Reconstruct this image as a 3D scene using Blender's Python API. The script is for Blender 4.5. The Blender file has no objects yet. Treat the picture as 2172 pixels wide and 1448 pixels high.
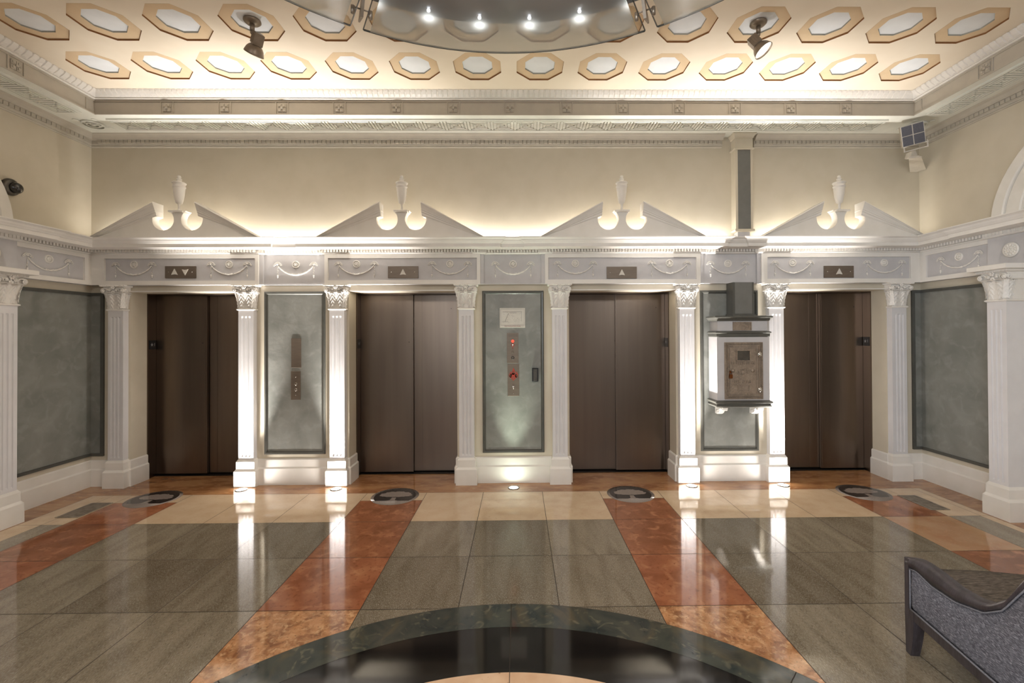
import bpy, math, random
from mathutils import Vector, Matrix
random.seed(7)
C = bpy.context.scene.collection
PI = math.pi
sc = bpy.context.scene

# ------------------------------------------------------------------ camera
cam_d = bpy.data.cameras.new('camera'); cam = bpy.data.objects.new('camera', cam_d); C.objects.link(cam)
FPX, CX, CY = 955.0, 1112.1, 696.7
yaw, pitch, roll = .01303, .00756, -.00474
fw = Vector((math.sin(yaw)*math.cos(pitch), math.cos(yaw)*math.cos(pitch), math.sin(pitch)))
rt0 = Vector((math.cos(yaw), -math.sin(yaw), 0)); up0 = rt0.cross(fw)
rt = math.cos(roll)*rt0 + math.sin(roll)*up0
up = -math.sin(roll)*rt0 + math.cos(roll)*up0
m = Matrix((rt, up, -fw)).transposed().to_4x4(); m.translation = Vector((0, 0, 1.7))
cam.matrix_world = m
cam_d.sensor_fit = 'HORIZONTAL'; cam_d.sensor_width = 36.0
cam_d.lens = FPX*36/2172
cam_d.shift_x = (1086-CX)/2172; cam_d.shift_y = (CY-724)/2172
cam_d.clip_start = .02; cam_d.clip_end = 100
sc.camera = cam

# ------------------------------------------------------------------ world, exposure
w = bpy.data.worlds.new('World'); sc.world = w; w.use_nodes = True
w.node_tree.nodes['Background'].inputs[0].default_value = (1, .975, .94, 1)
w.node_tree.nodes['Background'].inputs[1].default_value = .38
sc.view_settings.view_transform = 'Standard'
try: sc.view_settings.look = 'None'
except Exception: pass
sc.view_settings.exposure = -0.2; sc.view_settings.gamma = 1.0
sc.view_settings.use_curve_mapping = False

def lamp(kind, name, loc, energy, color=(1, 1, 1), rot=(0, 0, 0), **kw):
    d = bpy.data.lights.new(name, kind); d.energy = energy; d.color = color
    for k, v in kw.items(): setattr(d, k, v)
    o = bpy.data.objects.new(name, d); o.location = loc; o.rotation_euler = rot; C.objects.link(o)
    return o
# floor uplights at the feet of four pilasters and one at the middle panel
UPL = [(-3.018, 4.945), (-1.994, 4.945), (1.897, 4.940), (2.909, 4.935)]
for x, y in UPL:
    lamp('SPOT', 'floor_uplight_lamp', (x, y, .030), 880, (1, .965, .92), (PI-.02, 0, 0), spot_size=.82, spot_blend=1.0, shadow_soft_size=.03)
    lamp('AREA', 'floor_uplight_lens_lamp', (x, y, .008), 9.0, (1, .965, .92), (PI, 0, 0), shape='DISK', size=.09)
lamp('SPOT', 'floor_uplight_lamp', (-.06, 4.93, .030), 120, (.88, 1, .82), (PI-.03, 0, 0), spot_size=.9, spot_blend=1.0, shadow_soft_size=.03)
lamp('AREA', 'floor_uplight_lens_lamp', (-.06, 4.93, .008), 1.6, (.88, 1, .82), (PI, 0, 0), shape='DISK', size=.09)
# cove strips hidden on top of the cornice, washing the upper wall
for x0, x1, e in ((-4.65, -3.0, 6), (-2.95, 2.40, 22), (2.68, 4.45, 6)):
    lamp('AREA', 'cove_strip_lamp', ((x0+x1)/2, 5.045, 2.745), e, (1, .97, .91), (PI, 0, 0), shape='RECTANGLE', size=x1-x0, size_y=.03)
# added fill lamps behind the camera, standing in for unseen lobby light
for x, e in ((-2.4, 62), (2.6, 62)):
    lamp('AREA', 'lobby_fill_lamp', (x, -1.2, 3.7), e, ((1, .97, .93) if x < 0 else (.93, .97, 1)), (0.25, 0, 0), shape='DISK', size=1.1)

lamp('AREA', 'ceiling_fill_lamp', (-.052, .81, 3.30), 34, (1, .95, .88), (PI, 0, 0), shape='DISK', size=.8)  # added lamp above the chandelier, there to brighten the ceiling
lamp('AREA', 'bowl_fill_lamp', (-.052, .81, 3.06), 52, (1, .97, .92), (0, 0, 0), shape='DISK', size=.8)  # added disc under the bowl, fills the room and lower walls
# added unseen area lamp behind the camera, daylight-coloured, to brighten the right wall
lamp('AREA', 'cool_fill_lamp', (-1.6, -2.6, 2.2), 62, (.84, .92, 1), (PI/2, 0, -.80), shape='RECTANGLE', size=2.4, size_y=1.6, spread=1.5)
# ------------------------------------------------------------------ materials
def mat(name, col, rough=.5, metal=0., noise=None, bump=None, spec=None, emit=None, aniso=None, coat=None, stretch=None, dist=0.):
    """noise=(scale, colour2, detail, contrast) blends a second colour in; bump=(scale, strength)"""
    mt = bpy.data.materials.new(name); mt.use_nodes = True
    nt = mt.node_tree; b = nt.nodes['Principled BSDF']
    b.inputs['Base Color'].default_value = (*col, 1); b.inputs['Roughness'].default_value = rough
    b.inputs['Metallic'].default_value = metal
    if spec is not None: b.inputs['Specular IOR Level'].default_value = spec
    if coat is not None:
        b.inputs['Coat Weight'].default_value = coat; b.inputs['Coat Roughness'].default_value = .05
    if aniso is not None:
        b.inputs['Anisotropic'].default_value = aniso
        tg = nt.nodes.new('ShaderNodeTangent'); tg.direction_type = 'RADIAL'; tg.axis = 'Z'
        b.inputs['Anisotropic Rotation'].default_value = .25
        nt.links.new(tg.outputs[0], b.inputs['Tangent'])
    if emit:
        b.inputs['Emission Color'].default_value = (*emit[0], 1); b.inputs['Emission Strength'].default_value = emit[1]
    tc = nt.nodes.new('ShaderNodeTexCoord'); src = tc.outputs['Object']
    if stretch:
        mp = nt.nodes.new('ShaderNodeMapping'); mp.inputs['Scale'].default_value = stretch[0]
        mp.inputs['Rotation'].default_value = stretch[1] if len(stretch) > 1 else (0, 0, 0)
        nt.links.new(src, mp.inputs[0]); src = mp.outputs[0]
    if noise:
        layers = noise if isinstance(noise, list) else [noise]
        prev = None
        for (s, c2, det, lo, hi) in layers:
            n = nt.nodes.new('ShaderNodeTexNoise'); n.inputs['Scale'].default_value = s; n.inputs['Detail'].default_value = det; n.inputs['Distortion'].default_value = dist
            nt.links.new(src, n.inputs['Vector'])
            r = nt.nodes.new('ShaderNodeMapRange'); r.inputs[1].default_value = lo; r.inputs[2].default_value = hi
            nt.links.new(n.outputs['Fac'], r.inputs[0])
            mx = nt.nodes.new('ShaderNodeMix'); mx.data_type = 'RGBA'
            nt.links.new(r.outputs[0], mx.inputs[0])
            if prev: nt.links.new(prev, mx.inputs[6])
            else: mx.inputs[6].default_value = (*col, 1)
            mx.inputs[7].default_value = (*c2, 1); prev = mx.outputs[2]
        nt.links.new(prev, b.inputs['Base Color'])
    if bump:
        n = nt.nodes.new('ShaderNodeTexNoise'); n.inputs['Scale'].default_value = bump[0]; n.inputs['Detail'].default_value = 4
        nt.links.new(src, n.inputs['Vector'])
        bp = nt.nodes.new('ShaderNodeBump'); bp.inputs['Strength'].default_value = bump[1]; bp.inputs['Distance'].default_value = .01
        nt.links.new(n.outputs['Fac'], bp.inputs['Height']); nt.links.new(bp.outputs[0], b.inputs['Normal'])
    return mt

def S(r, g, b):   # sRGB 0-255 to linear
    f = lambda v: (v/255)/12.92 if v/255 <= .04045 else ((v/255+.055)/1.055)**2.4
    return (f(r), f(g), f(b))
M = {}
M['white'] = mat('white_paint', S(231, 226, 219), .45, noise=(6, S(225, 220, 212), 3, .4, .7))
M['shaft'] = mat('pale_grey_paint', S(217, 214, 214), .45, noise=(6, S(211, 208, 208), 3, .4, .7))
M['frieze'] = mat('lilac_grey_paint', S(197, 194, 194), .6, noise=(9, S(190, 187, 187), 4, .4, .7))
M['beam'] = mat('beam_grey_paint', S(188, 180, 166), .6, noise=(9, S(181, 173, 160), 4, .4, .7))
M['cream'] = mat('cream_wall_paint', S(206, 196, 177), .7, noise=(5, S(201, 191, 171), 4, .4, .7), bump=(300, .05))
M['ceil'] = mat('pale_peach_ceiling_paint', S(236, 223, 203), .8, noise=(4, S(232, 218, 197), 3, .4, .7))
M['soffit'] = mat('white_soffit_paint', S(225, 224, 214), .6, noise=(9, S(219, 218, 208), 4, .4, .7))
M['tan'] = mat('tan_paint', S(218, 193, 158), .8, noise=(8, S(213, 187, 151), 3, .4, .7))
M['tanshade'] = mat('shaded_tan_edge', S(140, 98, 58), .8, noise=(8, S(130, 90, 54), 3, .4, .7))  # shade on the coffer's recess wall, put into the colour as brown
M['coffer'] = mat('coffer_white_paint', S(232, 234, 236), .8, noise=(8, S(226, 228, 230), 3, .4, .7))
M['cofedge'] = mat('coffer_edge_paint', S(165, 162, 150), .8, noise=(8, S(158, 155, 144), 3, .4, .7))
M['plaster'] = mat('grey_green_venetian_plaster', S(139, 139, 133), .42, dist=.8,
    noise=[(3.0, S(117, 118, 112), 9, .34, .68), (9, S(157, 157, 151), 11, .50, 1.0)], bump=(25, .12))
M['pframe'] = mat('slate_green_frame_paint', S(86, 85, 79), .3, noise=(12, S(79, 78, 73), 3, .4, .7))
M['slate'] = mat('slate_grey_paint', S(114, 113, 108), .45, noise=(10, S(107, 106, 101), 3, .4, .7))
M['steel'] = mat('brushed_bronze_steel', S(124, 111, 100), .31, 1., aniso=.7, noise=(2.0, S(118, 105, 95), 4, .35, .7), bump=(60, .015), stretch=((6, 6, .3),))
M['plate'] = mat('satin_steel_plate', S(122, 110, 98), .45, .6, noise=(8, S(114, 102, 91), 4, .4, .7), stretch=((1, 1, 12),))
M['arrow'] = mat('frosted_white_lens', S(206, 200, 190), .5, noise=(30, S(196, 190, 180), 2, .4, .7))
M['black'] = mat('black_plastic', S(30, 29, 31), .35, noise=(30, S(24, 23, 25), 2, .4, .7))
M['dark'] = mat('dark_metal', S(40, 36, 34), .4, .6, noise=(20, S(32, 29, 28), 3, .4, .7))
M['grey'] = mat('grey_star_paint', S(150, 148, 146), .5, noise=(30, S(140, 138, 136), 2, .4, .7))
M['silver'] = mat('polished_button_steel', S(220, 215, 208), .2, 1., noise=(30, S(205, 200, 194), 2, .4, .7))
M['red'] = mat('red_enamel', S(176, 60, 42), .4, noise=(30, S(160, 50, 35), 2, .4, .7))
M['redlight'] = mat('red_indicator_lens', S(220, 60, 45), .3, noise=(30, S(200, 50, 35), 2, .4, .7), emit=((1, .12, .06), .9))
M['bronze'] = mat('aged_bronze', S(150, 134, 118), .5, .25, noise=[(14, S(130, 116, 102), 6, .4, .65), (60, S(166, 150, 132), 4, .5, .75)], bump=(60, .1))
M['brass'] = mat('brown_brass', S(120, 70, 36), .35, .9, noise=(40, S(98, 56, 28), 3, .4, .7))
M['paper'] = mat('white_sign_paper', S(212, 208, 198), .5, noise=(14, S(205, 201, 191), 3, .4, .7))
M['ink'] = mat('grey_ink', S(88, 84, 80), .6, noise=(50, S(96, 92, 88), 2, .4, .7))
M['redink'] = mat('red_ink', S(150, 80, 68), .6, noise=(50, S(140, 74, 62), 2, .4, .7))
M['lampmetal'] = mat('nickel_lamp_metal', S(150, 138, 124), .4, .7, noise=(25, S(136, 124, 110), 3, .4, .7))
M['lens'] = mat('lamp_lens', (1, .97, .9), .3, noise=(10, (1, .95, .88), 2, .4, .7), emit=((1, .95, .87), 14))
M['lensg'] = mat('pale_green_lamp_lens', (1, .97, .9), .3, noise=(10, (1, .95, .88), 2, .4, .7), emit=((.95, 1, .9), 8))
M['bulb'] = mat('cool_bulb', (1, 1, 1), .3, noise=(10, (.95, .95, 1), 2, .4, .7), emit=((.86, .93, 1), 30))
M['wood'] = mat('dark_stained_wood', S(66, 60, 64), .38, noise=[(6, S(52, 46, 48), 8, .4, .65), (30, S(80, 74, 78), 5, .5, .8)], stretch=((4, 4, .6),), bump=(30, .08))
M['fabric'] = mat('woven_grey_fabric', S(108, 108, 117), .9, noise=[(150, S(76, 76, 84), 6, .43, .60), (200, S(160, 160, 168), 5, .53, .68)], stretch=((1, .35, 1.6), (.5, 0, 0)), bump=(160, .25))
M['seatfab'] = mat('woven_brown_fabric', S(92, 82, 72), .9, noise=[(70, S(64, 56, 48), 6, .42, .6), (120, S(116, 104, 92), 5, .55, .72)], stretch=((.35, 1.4, 1),), bump=(160, .25))
M['piping'] = mat('grey_piping', S(128, 128, 134), .8, noise=(200, S(105, 105, 112), 3, .4, .7))
M['vent'] = mat('vent_metal', S(150, 138, 124), .4, .3, noise=(20, S(108, 99, 88), 3, .4, .7))
M['grout'] = mat('dark_grout', S(52, 44, 36), .8, noise=(40, S(60, 52, 42), 3, .4, .7))
M['treegrey'] = mat('warm_grey_terrazzo', S(142, 130, 122), .12, noise=(120, S(126, 115, 108), 4, .4, .65))
M['treeblk'] = mat('black_terrazzo', S(38, 34, 34), .12, noise=(160, S(56, 50, 48), 4, .45, .7))
M['grille'] = mat('dark_speaker_mesh', S(96, 96, 104), .7, noise=(300, S(70, 70, 78), 2, .4, .6))
M['spkwhite'] = mat('aged_white_metal', S(206, 198, 186), .45, noise=(20, S(196, 188, 176), 3, .4, .7))
M['dome'] = mat('dark_dome_glass', S(34, 32, 30), .06, spec=.8, noise=(10, S(40, 37, 34), 2, .4, .7))
M['domebase'] = mat('grey_metal_housing', S(96, 92, 86), .3, .7, noise=(15, S(84, 80, 76), 2, .4, .7))
M['ring'] = mat('grey_metal_ring', S(104, 102, 104), .35, .7, noise=(5, S(88, 86, 90), 3, .4, .7))
M['copper'] = mat('copper_bowl', S(190, 110, 60), .5, .1, noise=(5, S(130, 72, 38), 3, .4, .7))
# polished stones
def stone(name, col, layers, **kw):
    return mat(name, col, .07, noise=layers, spec=.65, **kw)
GL = lambda k: [(6, S(*[v-26-k*9 for v in (138, 126, 107)]), 10, .40, .68), (230, S(*[v+26 for v in (138, 132, 118)]), 6, .50, .72), (150, S(*[v-44 for v in (134, 126, 112)]), 6, .54, .72)]
M['granite'] = [stone('polished_grey_granite', S(138-k*12, 126-k*12, 107-k*11), GL(k), stretch=((1.6, .35, 1), (0, 0, .9+k*.2)), dist=.5) for k in range(3)]
RL = lambda k: [(4, S(136-k*6, 80, 52), 9, .38, .66), (9, S(180, 124, 88), 11, .52, .76), (34, S(120, 66, 42), 9, .56, .78)]
M['redstone'] = [stone('polished_red_marble', S(158-k*9, 100-k*5, 68-k*4), RL(k), dist=.6) for k in range(3)]
M['peachstone'] = [stone('polished_peach_marble', S(178, 142, 108), [(5, S(166, 120, 86), 9, .40, .7), (40, S(196, 150, 112), 8, .55, .8)])]
M['beige'] = [stone('polished_beige_limestone', S(208-k*4, 183-k*4, 152-k*3), [(7, S(198, 171, 140), 8, .4, .66), (45, S(188, 160, 124), 7, .58, .8)]) for k in range(2)]
M['mottle'] = [stone('mottled_orange_breccia', S(186, 134, 92), [(13, S(134, 88, 56), 12, .42, .66), (30, S(208, 164, 120), 10, .50, .74), (70, S(92, 68, 48), 9, .58, .76)], dist=.6)]
M['border'] = [stone('brown_border_marble', S(168, 122, 80), [(5, S(138, 90, 54), 10, .42, .62), (22, S(186, 142, 100), 9, .54, .76)], stretch=((.5, 1.4, 1), (0, 0, .2)))]
M['greenstone'] = [stone('dark_green_marble', S(68, 70, 62), [(4, S(44, 50, 49), 10, .36, .66), (3, S(98, 84, 60), 10, .52, .80), (9, S(112, 106, 88), 12, .58, .76)], dist=1.6)]
M['blackstone'] = [stone('polished_black_granite', S(20, 18, 17), [(300, S(40, 36, 33), 4, .5, .75)])]
M['pinkstone'] = [stone('pink_travertine', S(214, 180, 148), [(7, S(202, 164, 130), 8, .4, .7), (24, S(128, 92, 66), 10, .66, .72)])]

# ------------------------------------------------------------------ mesh builder
class MB:
    def __init__(s): s.v = []; s.f = []; s.m = []; s.mi = 0; s.sm = []; s.smooth = False
    def face(s, idx): s.f.append(tuple(idx)); s.m.append(s.mi); s.sm.append(s.smooth)
    def quad(s, *pts):
        n = len(s.v); s.v += [tuple(p) for p in pts]; s.face(range(n, n+len(pts))); return s
    def box(s, x0, x1, y0, y1, z0, z1):
        n = len(s.v)
        s.v += [(x0, y0, z0), (x1, y0, z0), (x1, y1, z0), (x0, y1, z0), (x0, y0, z1), (x1, y0, z1), (x1, y1, z1), (x0, y1, z1)]
        for q in ((0, 3, 2, 1), (4, 5, 6, 7), (0, 1, 5, 4), (1, 2, 6, 5), (2, 3, 7, 6), (3, 0, 4, 7)): s.face([n+k for k in q])
        return s
    def bbox(s, x0, x1, y0, y1, z0, z1, b=.004):     # box with chamfered edges (loft of sections along z)
        R = lambda i, z: [(x0+i, y0+i, z), (x1-i, y0+i, z), (x1-i, y1-i, z), (x0+i, y1-i, z)]
        return s.loft([R(b, z0), R(0, z0+b), R(0, z1-b), R(b, z1)])
    def loft(s, rings, cap=True, closed=True):
        n = len(s.v); k = len(rings[0])
        for r in rings: s.v += [tuple(p) for p in r]
        for i in range(len(rings)-1):
            for j in range(k if closed else k-1):
                a = n+i*k+j; b = n+i*k+(j+1) % k
                s.face((a, b, b+k, a+k))
        if cap:
            s.face(reversed(range(n, n+k))); s.face(range(n+(len(rings)-1)*k, n+len(rings)*k))
        return s
    def prism(s, poly, axis, a, b):                 # extrude a 2D polygon along an axis
        f = {'x': lambda p, t: (t, p[0], p[1]), 'y': lambda p, t: (p[0], t, p[1]), 'z': lambda p, t: (p[0], p[1], t)}[axis]
        return s.loft([[f(p, a) for p in poly], [f(p, b) for p in poly]])
    def lathe(s, prof, c=(0, 0, 0), seg=24, axis='z', a0=0, a1=2*PI, cap=True):
        full = abs(a1-a0) > 2*PI-1e-4; k = seg if full else seg+1
        rings = []
        for r, z in prof:
            ring = []
            for j in range(k):
                a = a0+(a1-a0)*j/seg
                p = (r*math.cos(a), r*math.sin(a), z)
                if axis == 'y': p = (p[0], z, p[1])
                if axis == 'x': p = (z, p[0], p[1])
                ring.append((c[0]+p[0], c[1]+p[1], c[2]+p[2]))
            rings.append(ring)
        old = s.smooth; s.smooth = True
        s.loft(rings, cap=False, closed=full); s.smooth = old
        return s
    def tube(s, pts, r, seg=8, cap=True):
        pts = [Vector(p) for p in pts]; n = len(pts); rr = r if callable(r) else (lambda t: r)
        rings = []; prevn = None
        for i, p in enumerate(pts):
            t = (pts[min(i+1, n-1)]-pts[max(i-1, 0)]).normalized()
            a = Vector((0, 1, 0)) if abs(t.y) < .9 else Vector((1, 0, 0))
            if prevn is not None: a = prevn
            u = (a-t*a.dot(t)).normalized(); v = t.cross(u); prevn = u
            rad = rr(i/(n-1))
            rings.append([p+rad*(math.cos(2*PI*k/seg)*u+math.sin(2*PI*k/seg)*v) for k in range(seg)])
        old = s.smooth; s.smooth = True; s.loft(rings, cap=cap); s.smooth = old
        return s
    def ball(s, c, r, sx=1, sy=1, sz=1, seg=8, rings=6):
        n = len(s.v); s.v.append((c[0], c[1], c[2]-r*sz))
        for i in range(1, rings):
            a = -PI/2+PI*i/rings
            for j in range(seg):
                b = 2*PI*j/seg
                s.v.append((c[0]+r*sx*math.cos(a)*math.cos(b), c[1]+r*sy*math.cos(a)*math.sin(b), c[2]+r*sz*math.sin(a)))
        s.v.append((c[0], c[1], c[2]+r*sz)); top = len(s.v)-1
        old = s.smooth; s.smooth = True
        for j in range(seg):
            s.face((n, n+1+(j+1) % seg, n+1+j)); s.face((top, top-seg+j, top-seg+(j+1) % seg))
            for i in range(rings-2):
                a = n+1+i*seg; s.face((a+j, a+(j+1) % seg, a+seg+(j+1) % seg, a+seg+j))
        s.smooth = old
        return s
    def grid(s, fn, nu, nv, thick=None):
        n = len(s.v)
        for i in range(nu+1):
            for j in range(nv+1): s.v.append(tuple(fn(i/nu, j/nv)))
        old = s.smooth; s.smooth = True
        for i in range(nu):
            for j in range(nv):
                a = n+i*(nv+1)+j; s.face((a, a+nv+1, a+nv+2, a+1))
        s.smooth = old
        return s
    def sweep(s, prof, path, caps=True):            # prof: (offset to the right of travel, z); path: XY points, mitred
        P = [Vector((p[0], p[1])) for p in path]; n = len(P); rings = []
        for i in range(n):
            ns = []
            if i > 0: d = (P[i]-P[i-1]).normalized(); ns.append(Vector((d.y, -d.x)))
            if i < n-1: d = (P[i+1]-P[i]).normalized(); ns.append(Vector((d.y, -d.x)))
            m_ = ns[0] if len(ns) == 1 else (ns[0]+ns[1])/(1+ns[0].dot(ns[1]))
            rings.append([(P[i].x+m_.x*o, P[i].y+m_.y*o, z) for o, z in prof])
        return s.loft(rings, cap=caps)
    def build(s, name, mats, parent=None, at=(0, 0, 0), kind=None, local=False, fix=True):
        me = bpy.data.meshes.new(name)
        o3 = Vector((0, 0, 0))
        if parent is not None and not local: o3 = Vector(parent.location)
        elif parent is None: o3 = Vector(at)
        if parent is not None and not local and parent.parent is not None: o3 = o3+Vector(parent.parent.location)
        me.from_pydata([(v[0]-o3.x, v[1]-o3.y, v[2]-o3.z) for v in s.v], [], s.f)
        if not isinstance(mats, (list, tuple)): mats = [mats]
        for x in mats: me.materials.append(x)
        me.polygons.foreach_set('material_index', s.m); me.polygons.foreach_set('use_smooth', s.sm)
        me.update()
        if fix:
            import bmesh
            b = bmesh.new(); b.from_mesh(me); bmesh.ops.recalc_face_normals(b, faces=b.faces); b.to_mesh(me); b.free()
        o = bpy.data.objects.new(name, me); C.objects.link(o)
        if parent is not None: o.parent = parent
        else:
            o.location = o3
        if kind: o['kind'] = kind
        return o
def tag(o, label, cat, group=None):
    o['label'] = label; o['category'] = cat
    if group: o['group'] = group
    return o
def thing(name, label, cat, loc=(0, 0, 0), rz=0, group=None):
    o = bpy.data.objects.new(name, None); o.empty_display_size = .1; C.objects.link(o)
    o.location = loc; o.rotation_euler = (0, 0, rz)
    return tag(o, label, cat, group)
def dup(root, loc, rz, label, group=None):
    def cp(o, par):
        c = o.copy(); C.objects.link(c)
        if par is not None: c.parent = par
        for ch in o.children: cp(ch, c)
        return c
    r = cp(root, None); r.location = loc; r.rotation_euler = (0, 0, rz); r['label'] = label
    if group: r['group'] = group
    return r
def text(name, body, size, mt, parent, loc, rot=(PI/2, 0, 0), ext=.0005, align='CENTER'):
    cu = bpy.data.curves.new(name, 'FONT'); cu.body = body; cu.size = size; cu.extrude = ext
    cu.align_x = align; cu.align_y = 'CENTER'
    t = bpy.data.objects.new(name, cu); C.objects.link(t)
    dg = bpy.context.evaluated_depsgraph_get()
    me = bpy.data.meshes.new_from_object(t.evaluated_get(dg)); bpy.data.objects.remove(t)
    o = bpy.data.objects.new(name, me); me.materials.clear(); me.materials.append(mt); C.objects.link(o)
    o.location = loc; o.rotation_euler = rot
    if parent: o.parent = parent
    return o
def rect(x0, x1, y0, y1): return [(x0, y0), (x1, y0), (x1, y1), (x0, y1)]

# ------------------------------------------------------------------ room constants
XL, XR, YW, YB = -4.80, 4.63, 5.12, -3.0
ZC = 4.136
BAYS = [-3.7485, -1.3075, 1.185, 3.6185]; HW = .61
ST = 'structure'

# ------------------------------------------------------------------ floor
F = MB(); fm = [M['grout']]; fidx = {}
def slot(mt):
    if mt.name not in fidx: fm.append(mt); fidx[mt.name] = len(fm)-1
    return fidx[mt.name]
F.quad((XL-.3, YB, -.002), (XR+.3, YB, -.002), (XR+.3, 5.62, -.002), (XL-.3, 5.62, -.002))
XC, YCc = -.052, .81
RO, RI, RB = 2.02, 1.80, 1.455


G = .0022
def tile(x0, x1, y0, y1, mt):
    # tiles reaching into the circle are built as fine strips ending on the ring
    F.mi = slot(mt)
    x0 += G; x1 -= G; y0 += G; y1 -= G
    far = lambda x, y: math.hypot(x-XC, y-YCc)
    nx, ny = max(abs(x0-XC), abs(x1-XC)), 0
    cxn = min(max(XC, x0), x1); cyn = min(max(YCc, y0), y1)
    if far(cxn, cyn) > RO+.002: F.quad((x0, y0, 0), (x1, y0, 0), (x1, y1, 0), (x0, y1, 0)); return
    n = 24
    for i in range(n):
        a = x0+(x1-x0)*i/n; b = x0+(x1-x0)*(i+1)/n
        def ylow(x):
            d = (RO+.0015)**2-(x-XC)**2
            return y0 if d <= 0 else max(y0, YCc+math.sqrt(d))
        ya, yb = ylow(a), ylow(b)
        if ya >= y1-1e-4 and yb >= y1-1e-4: continue
        ya = min(ya, y1); yb = min(yb, y1)
        if abs(ya-y1) < 1e-6: F.quad((b, yb, 0), (b, y1, 0), (a, y1, 0))
        elif abs(yb-y1) < 1e-6: F.quad((a, ya, 0), (b, y1, 0), (a, y1, 0))
        else: F.quad((a, ya, 0), (b, yb, 0), (b, y1, 0), (a, y1, 0))
R0, RT, R1, R2, R3 = 4.805, 4.592, 4.080, 3.436, 2.790
rows = [R1, R2, R3, 2.145, 1.50, .85]
def pick(l, a, b): return l[(a*7+b*3+(a*b) % 5) % len(l)]
xs = [-3.444, -2.832, -2.220, -1.608, -.980, -.380, .2455, .852, 1.475, 2.089, 2.703, 3.316]
for ci in range(len(xs)-1):
    x0, x1 = xs[ci], xs[ci+1]; red = ci in (3, 7)
    if red:
        tile(x0, x1, RT, R0, M['beige'][0]); tile(x0, x1, R1, RT, M['redstone'][ci % 2])
    else: tile(x0, x1, R1, R0, pick(M['beige'], ci, 1))
    for ri in range(len(rows)-1):
        y1, y0 = rows[ri], rows[ri+1]
        if red: mt = M['redstone'][(ci+ri) % 2] if ri < 2 else M['mottle'][0]
        else: mt = pick(M['granite'], ci, ri)
        tile(x0, x1, y0, y1, mt)
# third and fourth red stripes, then grey, then the beige band along the side walls
for side in (0, 1):
    a, b = ((-4.070, -3.444) if side == 0 else (3.316, 3.925))
    tile(a, b, RT, R0, M['beige'][1])
    tile(a, b, R1, RT, M['redstone'][1 if side else 0])
    seq = [M['redstone'][1], M['redstone'][0], M['redstone'][0], M['mottle'][0], M['redstone'][0]] if side == 0 else [M['peachstone'][0], M['redstone'][2], M['redstone'][2], M['mottle'][0], M['redstone'][0]]
    for ri in range(len(rows)-1): tile(a, b, rows[ri+1], rows[ri], seq[ri])
    g0, g1, e = (-4.262, -4.070, -4.478) if side == 0 else (3.925, 4.225, 4.305)
    if side == 0:
        tile(g0, g1, R1, R0, M['beige'][0]); tile(e, g0, R1, R0, M['beige'][0])
        for ri in range(len(rows)-1):
            tile(g0, g1, rows[ri+1], rows[ri], M['granite'][ri % 3]); tile(e, g0, rows[ri+1], rows[ri], M['beige'][ri % 2])
    else:
        tile(g0, g1, R1, R0, M['beige'][0]); tile(g1, e, R1, R0, M['beige'][0])
        for ri in range(len(rows)-1):
            tile(g0, 4.03+.185, rows[ri+1], rows[ri], M['granite'][ri % 3]); tile(4.03+.185, e, rows[ri+1], rows[ri], M['beige'][ri % 2])
# brown marble border up to the walls and into the lift openings
F.mi = slot(M['border'][0])
F.quad((XL-.3, R0+G, 0), (XR+.3, R0+G, 0), (XR+.3, 5.6, 0), (XL-.3, 5.6, 0))
F.quad((XL-.3, YB, 0), (-4.478-G, YB, 0), (-4.478-G, R0-G, 0), (XL-.3, R0-G, 0))
F.quad((4.305+G, YB, 0), (XR+.3, YB, 0), (XR+.3, R0-G, 0), (4.305+G, R0-G, 0))
for k in range(-6, 8):       # the rest of the lobby behind the camera
    for j in range(6):
        x0 = k*.65; y1 = .85-j*.65
        if y1 > -2.4: tile(x0, x0+.65, y1-.65, y1, pick(M['granite'], k+9, j))
# ring medallion
def ring(r0, r1, a0, a1, mt, n=40):
    F.mi = slot(mt)
    for i in range(n):
        t0 = a0+(a1-a0)*i/n; t1 = a0+(a1-a0)*(i+1)/n
        p = lambda r, t: (XC+r*math.cos(t), YCc+r*math.sin(t), .0004)
        F.quad(p(r0, t0), p(r1, t0), p(r1, t1), p(r0, t1))
for k in range(8):
    a0 = PI/2+k*PI/4; g = .0012
    ring(RI+.001, RO-.001, a0+g, a0+PI/4-g, M['greenstone'][0]); ring(RB+.001, RI-.001, a0+g, a0+PI/4-g, M['blackstone'][0])
    ring(.4, RB-.001, a0+g, a0+PI/4-g, M['pinkstone'][0])
floor = F.build('floor', fm, kind=ST, fix=False)

# ------------------------------------------------------------------ walls
W = MB()
edges = [XL-.3]+[v for c in BAYS for v in (c-HW, c+HW)]+[XR+.3]
for i in range(0, len(edges), 2): W.box(edges[i], edges[i+1], YW, 5.62, 0, 2.17)
W.box(XL-.3, XR+.3, YW, 5.62, 2.17, ZC)
W.box(XL-.3, XR+.3, 5.62, 5.7, 0, ZC)
for c in BAYS:
    pass
W.build('wall_back', M['cream'], kind=ST)
b = MB()
for c in BAYS: b.box(c-HW+.001, c+HW-.001, YW-.010, YW-.0002, 2.1702, 2.182)
b.build('trim_11', M['white'], kind=ST)
MB().box(XL-.3, XL, YB, YW, 0, ZC).build('wall_left', M['cream'], kind=ST)
MB().box(XR, XR+.3, YB, YW, 0, ZC).build('wall_right', M['cream'], kind=ST)

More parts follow.
